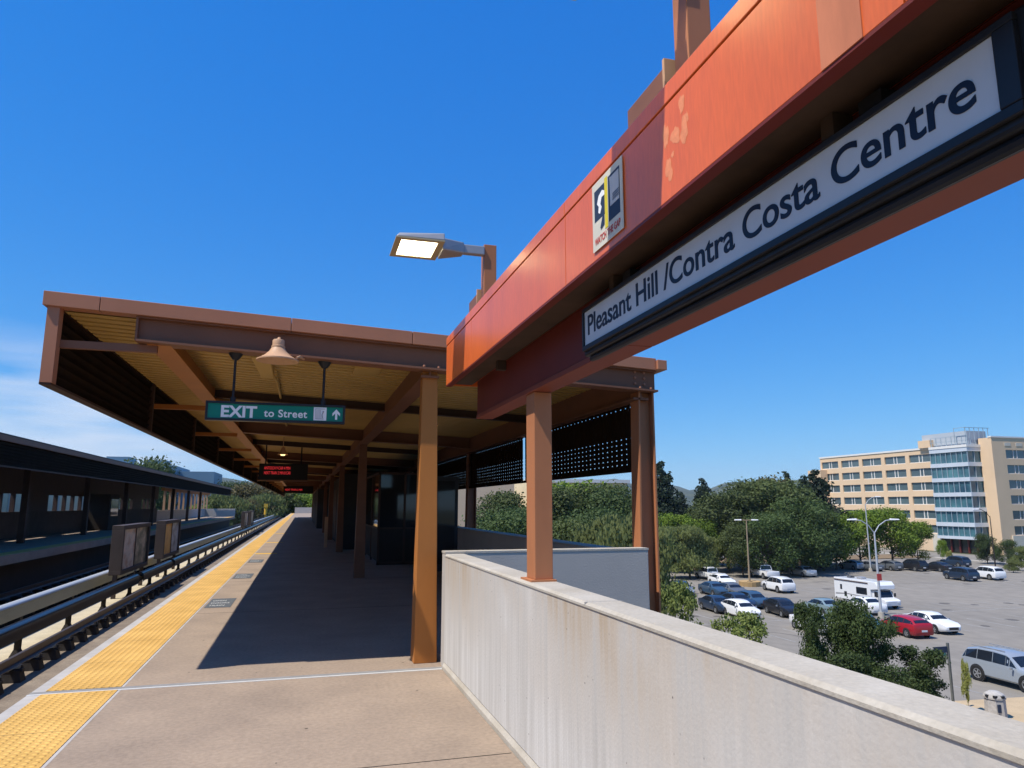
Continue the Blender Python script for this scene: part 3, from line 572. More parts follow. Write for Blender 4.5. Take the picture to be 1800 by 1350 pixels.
# faded round marks on the near panel (old sticker residue)
b = MB()
def blob(y, z, ry, rz, x=GX0 - .0015, n=20):
    vs = [(x, y + ry * math.cos(2 * math.pi * k / n) * (1 + .12 * math.sin(3 * k)), z + rz * math.sin(2 * math.pi * k / n)) for k in range(n)]
    b.add(vs, [tuple(range(n))])
rs_ = random.Random(8)
def patch(y, z, ry, rz, n=26):
    ph = [rs_.uniform(0, 6.28) for _ in range(4)]; vs = []
    for k in range(n):
        a = 2 * math.pi * k / n; w_ = 1 + .16 * math.sin(2 * a + ph[0]) + .12 * math.sin(3 * a + ph[1]) + .10 * math.sin(5 * a + ph[2]) + .06 * math.sin(8 * a + ph[3])
        vs.append((GX0 - .0006, y + ry * w_ * math.cos(a), z + rz * w_ * math.sin(a)))
    b.add(vs, [tuple(range(n))])
for y, z, ry, rz in ((2.045, 3.0, .017, .038), (2.095, 2.905, .030, .034), (2.035, 2.895, .026, .048), (2.165, 2.94, .020, .05), (2.15, 2.80, .024, .045), (2.12, 2.845, .010, .012), (2.01, 2.93, .006, .02)): patch(y, z, ry, rz)
b.build('sticker_residue', mat('residue_pink', (0.70, 0.24, 0.12), .7, var=.12, vscale=30), ga)
# saddle boxes and lamps on top
def roof_lamp(yp, lab, labb):
    sdl = thing('lamp_base_box', (1.5, yp, GZ1), labb, 'bracket box', 'brown steel boxes on top of the gantry')
    MB().box(1.40, 1.60, yp + .04, yp + .42, GZ1 - .005, 3.455).build('body', M['brown'], sdl, bevel=.004)  # body paint darkened to carry the shade the lamp casts on it
    MB().box(1.38, 1.62, yp + .02, yp + .038, GZ1 - .005, 3.47).build('plate', M['tan'], sdl, bevel=.002)
    t = thing('area_light', (1.46, yp - .05, GZ1), lab, 'light', 'lit lamps on top of the gantry')
    px, py = 1.46, yp - .08
    MB().box(px - .055, px + .055, py - .055, py + .055, GZ1 - .004, 3.83).build('post', M['post'], t, bevel=.004)
    z = 3.735; yc = yp - .125
    b = MB(); b.box(1.16, px - .055, yc - .03, yc + .03, z - .01, z + .07); b.build('arm', M['grey'], t, bevel=.008)
    b = MB(); b.hexa([(1.02, yc - .13, z - .035), (1.22, yc - .05, z - .02), (1.22, yc + .05, z - .02), (1.02, yc + .13, z - .035), (1.02, yc - .12, z + .075), (1.22, yc - .05, z + .08), (1.22, yc + .05, z + .08), (1.02, yc + .12, z + .075)])
    b.build('neck', M['grey'], t, bevel=.012)
    x0, x1, w = .62, 1.02, .235
    b = MB(); b.hexa([(x0, yc - w, z + .005), (x1, yc - w, z + .005), (x1, yc + w, z + .005), (x0, yc + w, z + .005), (x0 + .03, yc - w + .03, z + .045), (x1, yc - w + .02, z + .075), (x1, yc + w - .02, z + .075), (x0 + .03, yc + w - .03, z + .045)])
    b.build('head', M['grey'], t, bevel=.01)
    b = MB(); f = .05; zb = z - .008
    b.box(x0, x1, yc - w, yc - w + f, zb, z + .004); b.box(x0, x1, yc + w - f, yc + w, zb, z + .004); b.box(x0, x0 + f, yc - w + f, yc + w - f, zb, z + .004); b.box(x1 - f, x1, yc - w + f, yc + w - f, zb, z + .004)
    b.build('lens_frame', M['lensf'], t)
    b = MB()
    for i in range(9):
        xa = x0 + f + .003 + i * (x1 - x0 - 2 * f) / 9
        b.box(xa, xa + (x1 - x0 - 2 * f) / 9 - .006, yc - w + f + .003, yc + w - f - .003, zb + .004, z + .003)
    b.build('led_lens', M['lens'], t)
    return t
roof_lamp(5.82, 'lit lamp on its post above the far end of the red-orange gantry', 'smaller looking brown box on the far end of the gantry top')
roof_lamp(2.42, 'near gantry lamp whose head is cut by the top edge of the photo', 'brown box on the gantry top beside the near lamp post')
# station name sign
sg = thing('station_name_sign', (1.40, 2.1, 2.48), 'long white sign in a black frame reading Pleasant Hill/Contra Costa Centre', 'sign')
SX = 1.388; sy0, sy1 = 1.037, 3.385; sz0, sz1 = 2.422, 2.603
MB().box(SX + .004, 1.455, sy0 - .09, sy1 + .035, sz0 - .050, sz1 + .03).build('housing', M['black'], sg, bevel=.01)
b = MB(); b.box(SX - .012, SX + .004, sy0 - .05, sy1 + .02, sz0 - .026, sz0); b.box(SX - .012, SX + .004, sy0 - .05, sy1 + .02, sz1, sz1 + .02); b.box(SX - .012, SX + .004, sy0 - .05, sy0, sz0, sz1); b.box(SX - .012, SX + .004, sy1, sy1 + .02, sz0, sz1)
b.build('frame', M['black'], sg, bevel=.003)
MB().box(SX - .002, SX + .004, sy0, sy1, sz0, sz1).build('face', M['signw'], sg)
vs, fs = text_mesh('Pleasant Hill /Contra Costa Centre', .148, .0006, .0016, 1.0)
x0, x1 = min(v[0] for v in vs), max(v[0] for v in vs); k = (sy1 - sy0 - .10) / (x1 - x0)
b = MB()
for q, dy in enumerate((-.0008, .0008)): b.add([(SX - .0032 - .0002 * q - v[2], sy1 - .045 - (v[0] - x0) * k + dy, 2.473 + v[1]) for v in vs], fs)
b; b.build('lettering', M['ink'], sg)
b = MB(); b.tube([(1.425, sy0 - .05, 2.358), (1.425, sy1, 2.358)], .016, 8); b.box(1.44, 1.459, sy0 - .09, sy1 + .02, 2.355, 2.40); b.build('conduit', M['black'], sg)
for y in (1.4, 2.9): MB().box(1.40, 1.46, y - .04, y + .04, sz1 - .03, sz1 + .075).build('bracket', M['black'], sg)
# watch-the-gap poster
gpz = thing('warning_poster', (1.21, 2.68, 2.87), 'small cream warning poster reading WATCH THE GAP stuck on the gantry side', 'poster')
PX = GX0 - .0045; y0, y1, z0, z1 = 2.525, 2.845, 2.725, 3.045
MB().box(PX - .003, PX, y0, y1, z0, z1).build('sheet', mat('poster_cream', (0.60, 0.57, 0.48), .6, var=.04, vscale=9), gpz)
def pr(a, b_, c, d, m, nm, off=.0008):   # a..b along the reading direction (left = far end), c..d up
    W_ = y1 - y0; H_ = z1 - z0
    MB().box(PX - .003 - off, PX - .003, y1 - b_ * W_, y1 - a * W_, z0 + c * H_, z0 + d * H_).build(nm, m, gpz)
M['navy'] = mat('poster_navy', (0.025, 0.04, 0.075), .6); M['pink'] = mat('poster_pale', (0.52, 0.52, 0.53), .6); M['pyel'] = mat('poster_yellow', (0.62, 0.50, 0.03), .6); M['pred'] = mat('poster_red', (0.5, 0.06, 0.05), .6)
pr(.08, .44, .42, .88, M['navy'], 'picture_block'); pr(.55, .92, .25, .90, M['navy'], 'picture_block')
pr(.62, .90, .45, .86, M['pink'], 'picture_shape', .0016); pr(.44, .53, .20, .93, M['pyel'], 'yellow_stripe', .0016)
b = MB()
W_, H_ = y1 - y0, z1 - z0; pt = lambda a, c: (PX - .005, y1 - a * W_, z0 + c * H_)
b.add([pt(.18, .66), pt(.24, .76), pt(.36, .80), pt(.44, .76), pt(.44, .70), pt(.34, .70), pt(.30, .62), pt(.34, .56), pt(.28, .48), pt(.22, .52), pt(.24, .60)], [tuple(range(11))]); b.build('picture_shape', M['white'], gpz)
b = MB(); b.add([pt(.28, .28), pt(.30, .24), pt(.42, .28), pt(.42, .46), pt(.36, .42)], [tuple(range(5))])
for q in range(5): b.add([pt(.70, .50 + q * .022), pt(.90, .50 + q * .022), pt(.90, .512 + q * .022), pt(.70, .512 + q * .022)], [(0, 1, 2, 3)])
b.build('picture_shape', M['navy'], gpz)
vs, fs = text_mesh('WATCH THE GAP', .05, .0002, .001); xa, xb = min(v[0] for v in vs), max(v[0] for v in vs)
b = MB(); b.add([(PX - .0045 - v[2], y1 - (.08 + .84 * (v[0] - xa) / (xb - xa)) * W_, z0 + .075 * H_ + v[1] * .9) for v in vs], fs); b.build('lettering', M['pred'], gpz)

# ================================================================ TRACKS
TZ = -1.40
structure(MB().box(-9.1, -2.06, YB, 400, TZ - .5, TZ).build('trackbed', M['bed']))
structure(MB().box(-6.22, -4.93, YB, 400, TZ, TZ + .05).build('centre_walk', M['cream']))
def rail(x, lab, fasteners):
    t = thing('running_rail', (x, 20, TZ), lab, 'rail', 'steel running rails')
    zt = -.97; y0, y1 = (YB, 300)
    b = MB(); b.prism([(x - .07, zt - .17), (x + .07, zt - .17), (x + .07, zt - .155), (x + .010, zt - .13), (x + .010, zt - .05), (x + .036, zt - .035), (x + .036, zt - .004), (x - .036, zt - .004), (x - .036, zt - .035), (x - .010, zt - .05), (x - .010, zt - .13), (x - .07, zt - .155)], 'y', y0, y1)
    b.build('rail_web', M['rail'], t); MB().box(x - .03, x + .03, y0, y1, zt - .004, zt).build('rail_head', M['railt'], t)
    return t
r1 = rail(-4.67, 'rail of the near track beside the black conductor rail', True)
r2 = rail(-2.99, 'rail of the near track closest to this platform', False)
r3 = rail(-6.90, 'shaded rail of the far track nearer the middle', False)
r4 = rail(-8.40, 'shaded rail of the far track under the opposite platform', False)
fm = MB(); zc = TZ
fm.hexa([(-.17, -.13, 0), (.17, -.13, 0), (.17, .13, 0), (-.17, .13, 0), (-.13, -.10, .17), (.13, -.10, .17), (.13, .10, .17), (-.13, .10, .17)])
fm.box(-.16, -.09, -.05, .05, .17, .215); fm.box(.09, .16, -.05, .05, .17, .215); fm.box(-.12, .12, -.11, .11, .17, .19); fm.lathe((.13, 0, .215), [(0, .06), (.02, .058), (.022, 0)], 8); fm.lathe((-.13, 0, .215), [(0, .06), (.02, .058), (.022, 0)], 8)
def place_fasteners(rt, x, ys, rest):
    first = None
    for y in ys:
        if first is None:
            first = fm.build('rail_fastener', M['fast'], None, bevel=0); first.parent = rt; o = first
        else:
            o = first.copy(); COL.objects.link(o)
        o.location = (x - rt['_w'][0], y - rt['_w'][1], TZ - rt['_w'][2])
    if rest:
        b = MB()
        for y in rest: b.box(x - .15, x + .15, y - .1, y + .1, TZ, TZ + .2)
        b.build('rail_fastener', M['fast'], rt, kind='stuff')
fy = [11.0 + .95 * i for i in range(90)]
place_fasteners(r1, -4.67, fy, [11.0 + .95 * i for i in range(90, 260)])
place_fasteners(r2, -2.99, [10 + .95 * i for i in range(60)], [10 + .95 * i for i in range(60, 260)])
b = MB()
for r_, x in ((r3, -6.90), (r4, -8.4)):
    b = MB()
    for i in range(250): b.box(x - .15, x + .15, 10 + .95 * i, 10.2 + .95 * i, TZ, TZ + .2)
    b.build('rail_fastener', M['fast'], r_, kind='stuff')
# conductor rails
cr1 = thing('conductor_rail', (-5.3, 20, TZ), 'black round-topped conductor rail cover on short legs', 'conductor rail')
n = 14; prof = [(-5.30 + .13 * math.cos(math.pi * k / (n - 1)), -.80 + .12 * math.sin(math.pi * k / (n - 1))) for k in range(n)]
prof = prof + [(-5.43, -.98), (-5.415, -.98), (-5.40, -.81), (-5.20, -.81), (-5.185, -.98), (-5.17, -.98)]
segs = [(YB, 27.2), (27.9, 33.6), (34.2, 250)]
for a_, b_ in segs: MB().prism(prof, 'y', a_, b_).build('cover', M['blackg'], cr1, smooth=True)
MB().box(-5.34, -5.26, YB, 250, -.98, -.88).build('power_rail', M['rail'], cr1)
lm = MB().hexa([(-.11, -.10, 0), (.11, -.10, 0), (.11, .10, 0), (-.11, .10, 0), (-.05, -.05, .14), (.05, -.05, .14), (.05, .05, .14), (-.05, .05, .14)]).box(-.05, .05, -.055, .055, .14, .42).build('support_leg', M['fast'], None); lm.parent = cr1
lm.location = (0, 16.9 - 20, .05)
for i in range(1, 60): o = lm.copy(); COL.objects.link(o); o.location = (0, 16.9 + 3.2 * i - 20, .05)
o = lm.copy(); COL.objects.link(o); o.location = (0, 13.7 - 20, .05)
cr2 = thing('conductor_rail', (-6.35, 20, TZ), 'pale conductor rail cover board with a silver top in mid track', 'conductor rail')
for a_, b_ in ((YB, 31.8), (32.3, 120), (120.3, 250)):
    MB().box(-6.46, -6.26, a_, b_, -1.0, -.69).build('cover', M['cover'], cr2, bevel=.01)
    MB().prism([(-6.48, -.69), (-6.24, -.69), (-6.25, -.66), (-6.29, -.625), (-6.36, -.61), (-6.43, -.625), (-6.47, -.66)], 'y', a_, b_).build('top_cap', M['capm'], cr2, smooth=True)
b = MB()
for i in range(60): b.box(-6.43, -6.29, 12 + 4 * i, 12.2 + 4 * i, TZ, -1.0)
b.build('support_leg', M['fast'], cr2, kind='stuff')
# advert boxes between the tracks
def ad_box(y0, L_, lab, ca, cb, rot=0):
    t = thing('advert_box', (-5.68, y0, TZ), lab, 'advert box', 'brown advert boxes between the tracks')
    z0, z1 = -.62, .95; x0, x1 = -5.86, -5.50
    b = MB(); b.box(x0, x1, y0, y0 + L_, z0, z0 + .14); b.box(x0, x1, y0, y0 + L_, z1 - .14, z1); b.box(x0, x1, y0, y0 + .14, z0 + .14, z1 - .14); b.box(x0, x1, y0 + L_ - .14, y0 + L_, z0 + .14, z1 - .14); b.box(x0 + .02, x1 - .05, y0 + L_ / 2 - .05, y0 + L_ / 2 + .05, z0 + .14, z1 - .14)
    b.build('frame', M['brown2'], t, bevel=.01)
    b = MB().box(x0 + .1, x1 - .07, y0 + .14, y0 + L_ / 2 - .05, z0 + .14, z1 - .14); b.build('poster', ca, t)
    b = MB().box(x0 + .1, x1 - .07, y0 + L_ / 2 + .05, y0 + L_ - .14, z0 + .14, z1 - .14); b.build('poster', cb, t)
    for y in (y0 + .1, y0 + L_ - .1): MB().box(-5.74, -5.62, y - .06, y + .06, TZ + .05, z0).build('leg', M['brown2'], t)
M['brown2'] = mat('advert_frame', (0.075, 0.055, 0.045), .6, var=.1, vscale=4)
def mat_poster(name, c1, c2, c3, sc):
    m = mat(name, c1, .35, col2=c2, vscale=sc, stretch=(1, 1, 2)); r = [n for n in m.node_tree.nodes if n.type == 'VALTORGB'][0]
    e = r.color_ramp.elements.new(.5); e.color = (*c3, 1); return m
pa = mat_poster('poster_sand', (0.85, 0.62, 0.48), (0.42, 0.16, 0.06), (0.55, 0.50, 0.48), 1.1); pb = mat_poster('poster_dark', (0.62, 0.46, 0.34), (0.03, 0.03, 0.03), (0.16, 0.16, 0.12), 1.3)
pc = mat_poster('poster_ochre', (0.85, 0.42, 0.06), (0.55, 0.22, 0.02), (0.75, 0.36, 0.04), 1.2); pd_ = mat_poster('poster_blue', (0.56, 0.62, 0.70), (0.08, 0.11, 0.16), (0.30, 0.33, 0.38), 1.3)
ad_box(26.0, 4.2, 'nearest brown advert box with two faded posters between the tracks', pa, pb)
ad_box(33.3, 4.0, 'second brown advert box with an ochre and a grey poster', pc, pd_)
ad_box(77, 5, 'third advert box seen small and end on between the tracks', pb, pa)
ad_box(86, 5, 'farthest tiny advert box between the tracks', pb, pb)

# ================================================================ OPPOSITE PLATFORM
structure(MB().box(-13.6, -9.1, YB, 108, -.30, 0).build('opposite_platform_floor', M['floor']))
structure(MB().box(-13.6, -9.7, YB, 108, -1.9, -.30).build('opposite_platform_deck', M['dark']))
structure(MB().box(-9.1, -6.6, YB, 400, TZ, TZ + .012).build('far_track_shade', M['dark']))  # dark sheet over the same concrete, standing in for the opposite canopy's shade
structure(MB().box(-9.72, -9.15, YB, 108, 0, .006).build('opposite_tactile_strip', M['tact']))
OY1 = 98
oc = thing('opposite_canopy', (-11, 30, 0), 'dark canopy of the opposite platform seen across the tracks', 'canopy')
MB().sbox(-13.8, -8.90, YB, OY1, 3.90, 3.96, .02).build('roof_deck', M['dkbr'], oc)
MB().box(-8.90, -8.84, YB, OY1, 3.55, 3.72).build('edge_fascia', M['brown'], oc)
b = MB()
for q in range(8): b.hexa([(-8.92, YB, 2.84 + q * .1), (-8.90, YB, 2.84 + q * .1), (-8.90, OY1, 2.84 + q * .1), (-8.92, OY1, 2.84 + q * .1), (-8.97, YB, 2.92 + q * .1), (-8.95, YB, 2.92 + q * .1), (-8.95, OY1, 2.92 + q * .1), (-8.97, OY1, 2.92 + q * .1)])
b.box(-8.99, -8.98, YB, OY1, 2.8, 3.6); b.build('screen_louvre', M['louv'], oc)
MB().box(-8.99, -8.89, YB, OY1, 2.77, 2.81).build('screen_sill', M['dkbr'], oc)
MB().box(-8.98, -8.88, OY1, OY1 + .1, 2.77, 3.72).build('screen_post', M['brown'], oc)
for k in range(0, 10): MB().box(-11.6, -11.35, 8 + BAY * k, 8.25 + BAY * k, 0, 3.66).build('column', M['dkbr'], oc)
for k in range(0, 10): MB().box(-13.3, -9.0, 8.1 + BAY * k, 8.2 + BAY * k, 3.3, 3.6).build('cross_beam', M['dkbr'], oc)
ow = thing('opposite_wall', (-13.4, 40, 0), 'dark back wall of the opposite platform with a row of window openings', 'wall')
MB().box(-13.6, -13.4, YB, 76, 0, 1.28).build('lower_wall', M['oppw'], ow); MB().box(-13.6, -13.4, YB, 76, 2.15, 3.6).build('upper_wall', M['dkbr'], ow)
rng = random.Random(3)
y = YB; gl = MB(); bars = MB()
while y < 76:
    solid = rng.random() < .25
    w = rng.uniform(1.5, 3.5) if solid else .12
    bars.box(-13.6, -13.4, y, min(y + w, 76), 1.28, 2.15); y += w + (1.45)
bars.build('window_post', M['dkbr'], ow, kind='stuff')
tag(MB().box(-13.6, -13.4, 76, 112, 0, 1.1).build('opposite_low_wall', M['greyw']), 'pale low wall at the far end of the opposite platform', 'wall')
tag(MB().box(-13.4, -9.4, 111.6, 112, -.2, 1.1).build('opposite_end_wall', M['greyw']), 'pale end wall across the far end of the opposite platform', 'wall')
# dark boxes on the opposite platform
for (x, y, w, d, h, l) in ((-12.2, 24, 1.6, 3, 2.6, 'tall dark kiosk on the opposite platform at the left edge'), (-12.6, 52, 1.2, 2.5, 2.3, 'smaller dark cabinet on the opposite platform')):
    t = thing('kiosk', (x, y, 0), l, 'kiosk'); MB().box(x - w / 2, x + w / 2, y, y + d, 0, h).build('body', M['dark'], t, bevel=.02); MB().box(x + w / 2, x + w / 2 + .02, y + .3, y + d - .3, .9, h - .3).build('panel', M['glassd'], t)
# timber-coloured pergola at the far end of the opposite platform
pg = thing('far_pergola', (-12, 104, 0), 'sunlit orange frame with thin posts beyond the opposite canopy', 'pergola')
for k in range(12): MB().box(-13.3, -13.1, 78 + 3 * k, 78.2 + 3 * k, 1.1, 3.0).build('post', M['tan'], pg)
MB().box(-13.35, -13.05, 77, 113, 3.0, 3.3).build('beam', M['orange'], pg)
for k in range(8): MB().box(-13.3, -10.4, 99 + 2 * k, 99.2 + 2 * k, 3.3, 3.5).build('cross_beam', M['redd'], pg)
gr = thing('garage_building', (-24, 40, GZ), 'beige building seen through the openings of the opposite wall', 'building')
MB().box(-30, -22, 5, 100, GZ, 2.6).build('wall', M['garage'], gr)
b = MB()
for k in range(24): b.box(-22, -21.9, 6 + 3.9 * k, 6.3 + 3.9 * k, GZ, 2.6)
b.build('pilaster', M['stucco2'], gr, kind='stuff')
yp = thing('yellow_post', (-7.4, 175, TZ), 'small yellow signal post beside the far tracks', 'post')
MB().tube([(-8.1, 175, TZ), (-8.1, 175, 1.1)], .35, 8).build('pole', M['yline'], yp); MB().box(-8.5, -7.7, 174.6, 175.4, 1.1, 1.9).build('head', M['yline'], yp)

# ================================================================ GROUND, LOT, PAVEMENT
structure(MB().box(-3200, 4600, -1500, 4600, GZ - 1, GZ - .06).build('ground', M['land']))
structure(MB().box(6, 118, -20, 128, GZ - .05, GZ).build('parking_lot', M['asph']))
structure(MB().box(118.3, 132.3, -60, 240, GZ - .05, GZ - .008).build('road', M['asph']))
structure(MB().box(116.6, 118.3, -60, 240, GZ - .05, GZ + .13).build('pavement', M['curb']))
b = MB(); zl = GZ + .004
for yr in (33, 49.5, 58.5, 74.5, 88.5, 104):
    for k in range(30):
        x = 30 + 2.75 * k
        if yr < 40 and x < 33: continue
        b.box(x, x + .11, yr - 2.6, yr + 2.6, zl - .002, zl)
    if yr in (58.5, 88.5): b.box(30, 110, yr - 2.72, yr - 2.6, zl - .002, zl)
structure(b.build('painted_lines', M['lines']))
M['tar'] = mat('crack_seal_tar', (0.12, 0.11, 0.10), 0.9); rg = random.Random(11); b = MB()
for _ in range(26):
    x, y = rg.uniform(30, 112), rg.uniform(28, 108); a = rg.choice((0, 1.57)) + rg.uniform(-.2, .2); w_ = rg.uniform(.04, .09)
    for _k in range(rg.randint(4, 11)):
        l_ = rg.uniform(.8, 2.2); x2, y2 = x + l_ * math.cos(a), y + l_ * math.sin(a); nx, ny = -math.sin(a) * w_, math.cos(a) * w_
        b.add([(x - nx, y - ny, zl + .003), (x2 - nx, y2 - ny, zl + .003), (x2 + nx, y2 + ny, zl + .003), (x + nx, y + ny, zl + .003)], [(0, 1, 2, 3)]); x, y = x2, y2; a += rg.uniform(-.35, .35)
structure(b.build('crack_seal', M['tar']))
b = MB()
for _ in range(60):
    x, y, r_ = rg.uniform(32, 112), rg.choice((33, 49.5, 58.5, 74.5, 88.5)) + rg.uniform(-2, 2), rg.uniform(.25, .7)
    b.add([(x + r_ * math.cos(k) * rg.uniform(.7, 1.1), y + r_ * math.sin(k) * rg.uniform(.7, 1.1), zl + .006) for k in (0, .7, 1.4, 2.1, 2.8, 3.5, 4.2, 4.9, 5.6)], [tuple(range(9))])
structure(b.build('oil_stain', M['tar']))
wk = MB(); wk.prism([(26, 31.6), (30.4, 30.75), (44, 29.4), (44, 25.0), (33.2, 26.35), (30.0, 26.42), (28, 28.5), (25, 31.0)], 'z', GZ - .02, GZ + .15); structure(wk.build('pavement', M['walk']))
b = MB(); b.prism([(29.88, 26.27), (30.0, 26.415), (33.2, 26.345), (44, 24.995), (44, 24.84), (33.2, 26.19)], 'z', GZ - .02, GZ + .155); structure(b.build('red_kerb', M['redc']))
b = MB(); b.prism([(24.9, 30.9), (25.0, 30.995), (28.0, 28.495), (29.995, 26.41), (29.87, 26.28), (27.9, 28.4)], 'z', GZ - .02, GZ + .155); structure(b.build('red_kerb', M['redc']))
# planting islands
for (x0, x1, y0, y1, nm) in ((52.6, 55.6, 79.3, 81, 'small'), (40, 118, 112, 121, 'far'), (70, 100, 101, 104, 'mid')):
    if nm == 'small': continue
    o = MB().box(x0, x1, y0, y1, GZ - .02, GZ + .13).build('planting_bed', M['soil']); structure(o)
structure(MB().box(36, 60, 100, 124, GZ - .02, GZ + .12).build('planting_bed', M['soil']))

# ================================================================ VEHICLES
PAINT = {}
def paint(name, col, metal=.0, rough=.3):
    if name not in PAINT: PAINT[name] = mat('car_paint_' + name, col, rough, metal, coat=.6)
    return PAINT[name]
# stations: (x, zlow, zbelt, zroof, halfwidth, halfroof); nose at +x
CAR = {
 'sedan': dict(L=4.75, st=[(-2.37, .42, .82, .82, .66, .60), (-2.25, .26, .98, .98, .82, .74), (-1.72, .22, 1.02, 1.03, .89, .76), (-1.05, .2, 1.0, 1.36, .905, .62), (-.45, .2, .98, 1.44, .91, .63), (.22, .2, .97, 1.42, .91, .62), (.62, .2, .96, 1.27, .91, .64), (1.12, .2, .95, .98, .90, .74), (1.9, .22, .85, .87, .86, .70), (2.25, .28, .72, .73, .76, .62), (2.37, .38, .60, .60, .62, .50)], wb=1.38, r=.33),
 'suv': dict(L=4.8, st=[(-2.38, .45, 1.0, 1.0, .74, .66), (-2.32, .30, 1.08, 1.12, .88, .74), (-2.0, .28, 1.10, 1.60, .92, .66), (-1.2, .26, 1.10, 1.73, .94, .68), (-.35, .26, 1.08, 1.75, .94, .69), (.35, .26, 1.07, 1.70, .94, .68), (.62, .26, 1.07, 1.58, .94, .68), (1.18, .26, 1.06, 1.10, .93, .78), (1.95, .28, 1.0, 1.03, .90, .74), (2.28, .34, .90, .91, .82, .68), (2.4, .42, .72, .72, .70, .58)], wb=1.42, r=.38),
 'bigsuv': dict(L=5.2, st=[(-2.60, .48, 1.1, 1.1, .80, .70), (-2.54, .36, 1.16, 1.22, .94, .80), (-2.28, .34, 1.19, 1.68, .98, .72), (-1.5, .34, 1.18, 1.84, .99, .74), (-.5, .34, 1.17, 1.86, .99, .74), (.30, .34, 1.15, 1.80, .99, .73), (.50, .34, 1.15, 1.68, .99, .73), (1.15, .34, 1.14, 1.18, .98, .84), (2.05, .36, 1.08, 1.11, .96, .82), (2.46, .42, .98, .99, .90, .78), (2.60, .50, .78, .78, .82, .7)], wb=1.50, r=.43),
 'hatch': dict(L=4.4, st=[(-2.2, .42, .95, .95, .68, .60), (-2.12, .26, 1.05, 1.10, .84, .70), (-1.75, .22, 1.06, 1.32, .88, .62), (-1.0, .2, 1.02, 1.46, .89, .62), (-.3, .2, .98, 1.49, .89, .62), (.30, .2, .96, 1.44, .89, .61), (.62, .2, .95, 1.28, .89, .63), (1.2, .2, .94, .97, .88, .72), (1.8, .22, .84, .86, .84, .68), (2.1, .28, .72, .73, .76, .6), (2.2, .38, .60, .60, .62, .5)], wb=1.33, r=.33),
 'pickup': dict(L=5.7, st=[(-2.85, .50, 1.0, 1.0, .84, .78), (-2.80, .40, 1.10, 1.10, .94, .86), (-1.85, .38, 1.10, 1.10, .96, .88), (-.92, .38, 1.10, 1.10, .97, .88), (-.86, .38, 1.10, 1.72, .97, .72), (-.1, .38, 1.09, 1.84, .97, .74), (.62, .38, 1.08, 1.82, .97, .74), (.86, .38, 1.08, 1.68, .97, .74), (1.42, .38, 1.10, 1.14, .96, .84), (2.3, .40, 1.08, 1.11, .95, .82), (2.72, .46, .98, .99, .90, .78), (2.85, .54, .78, .78, .82, .7)], wb=1.80, r=.40),
}
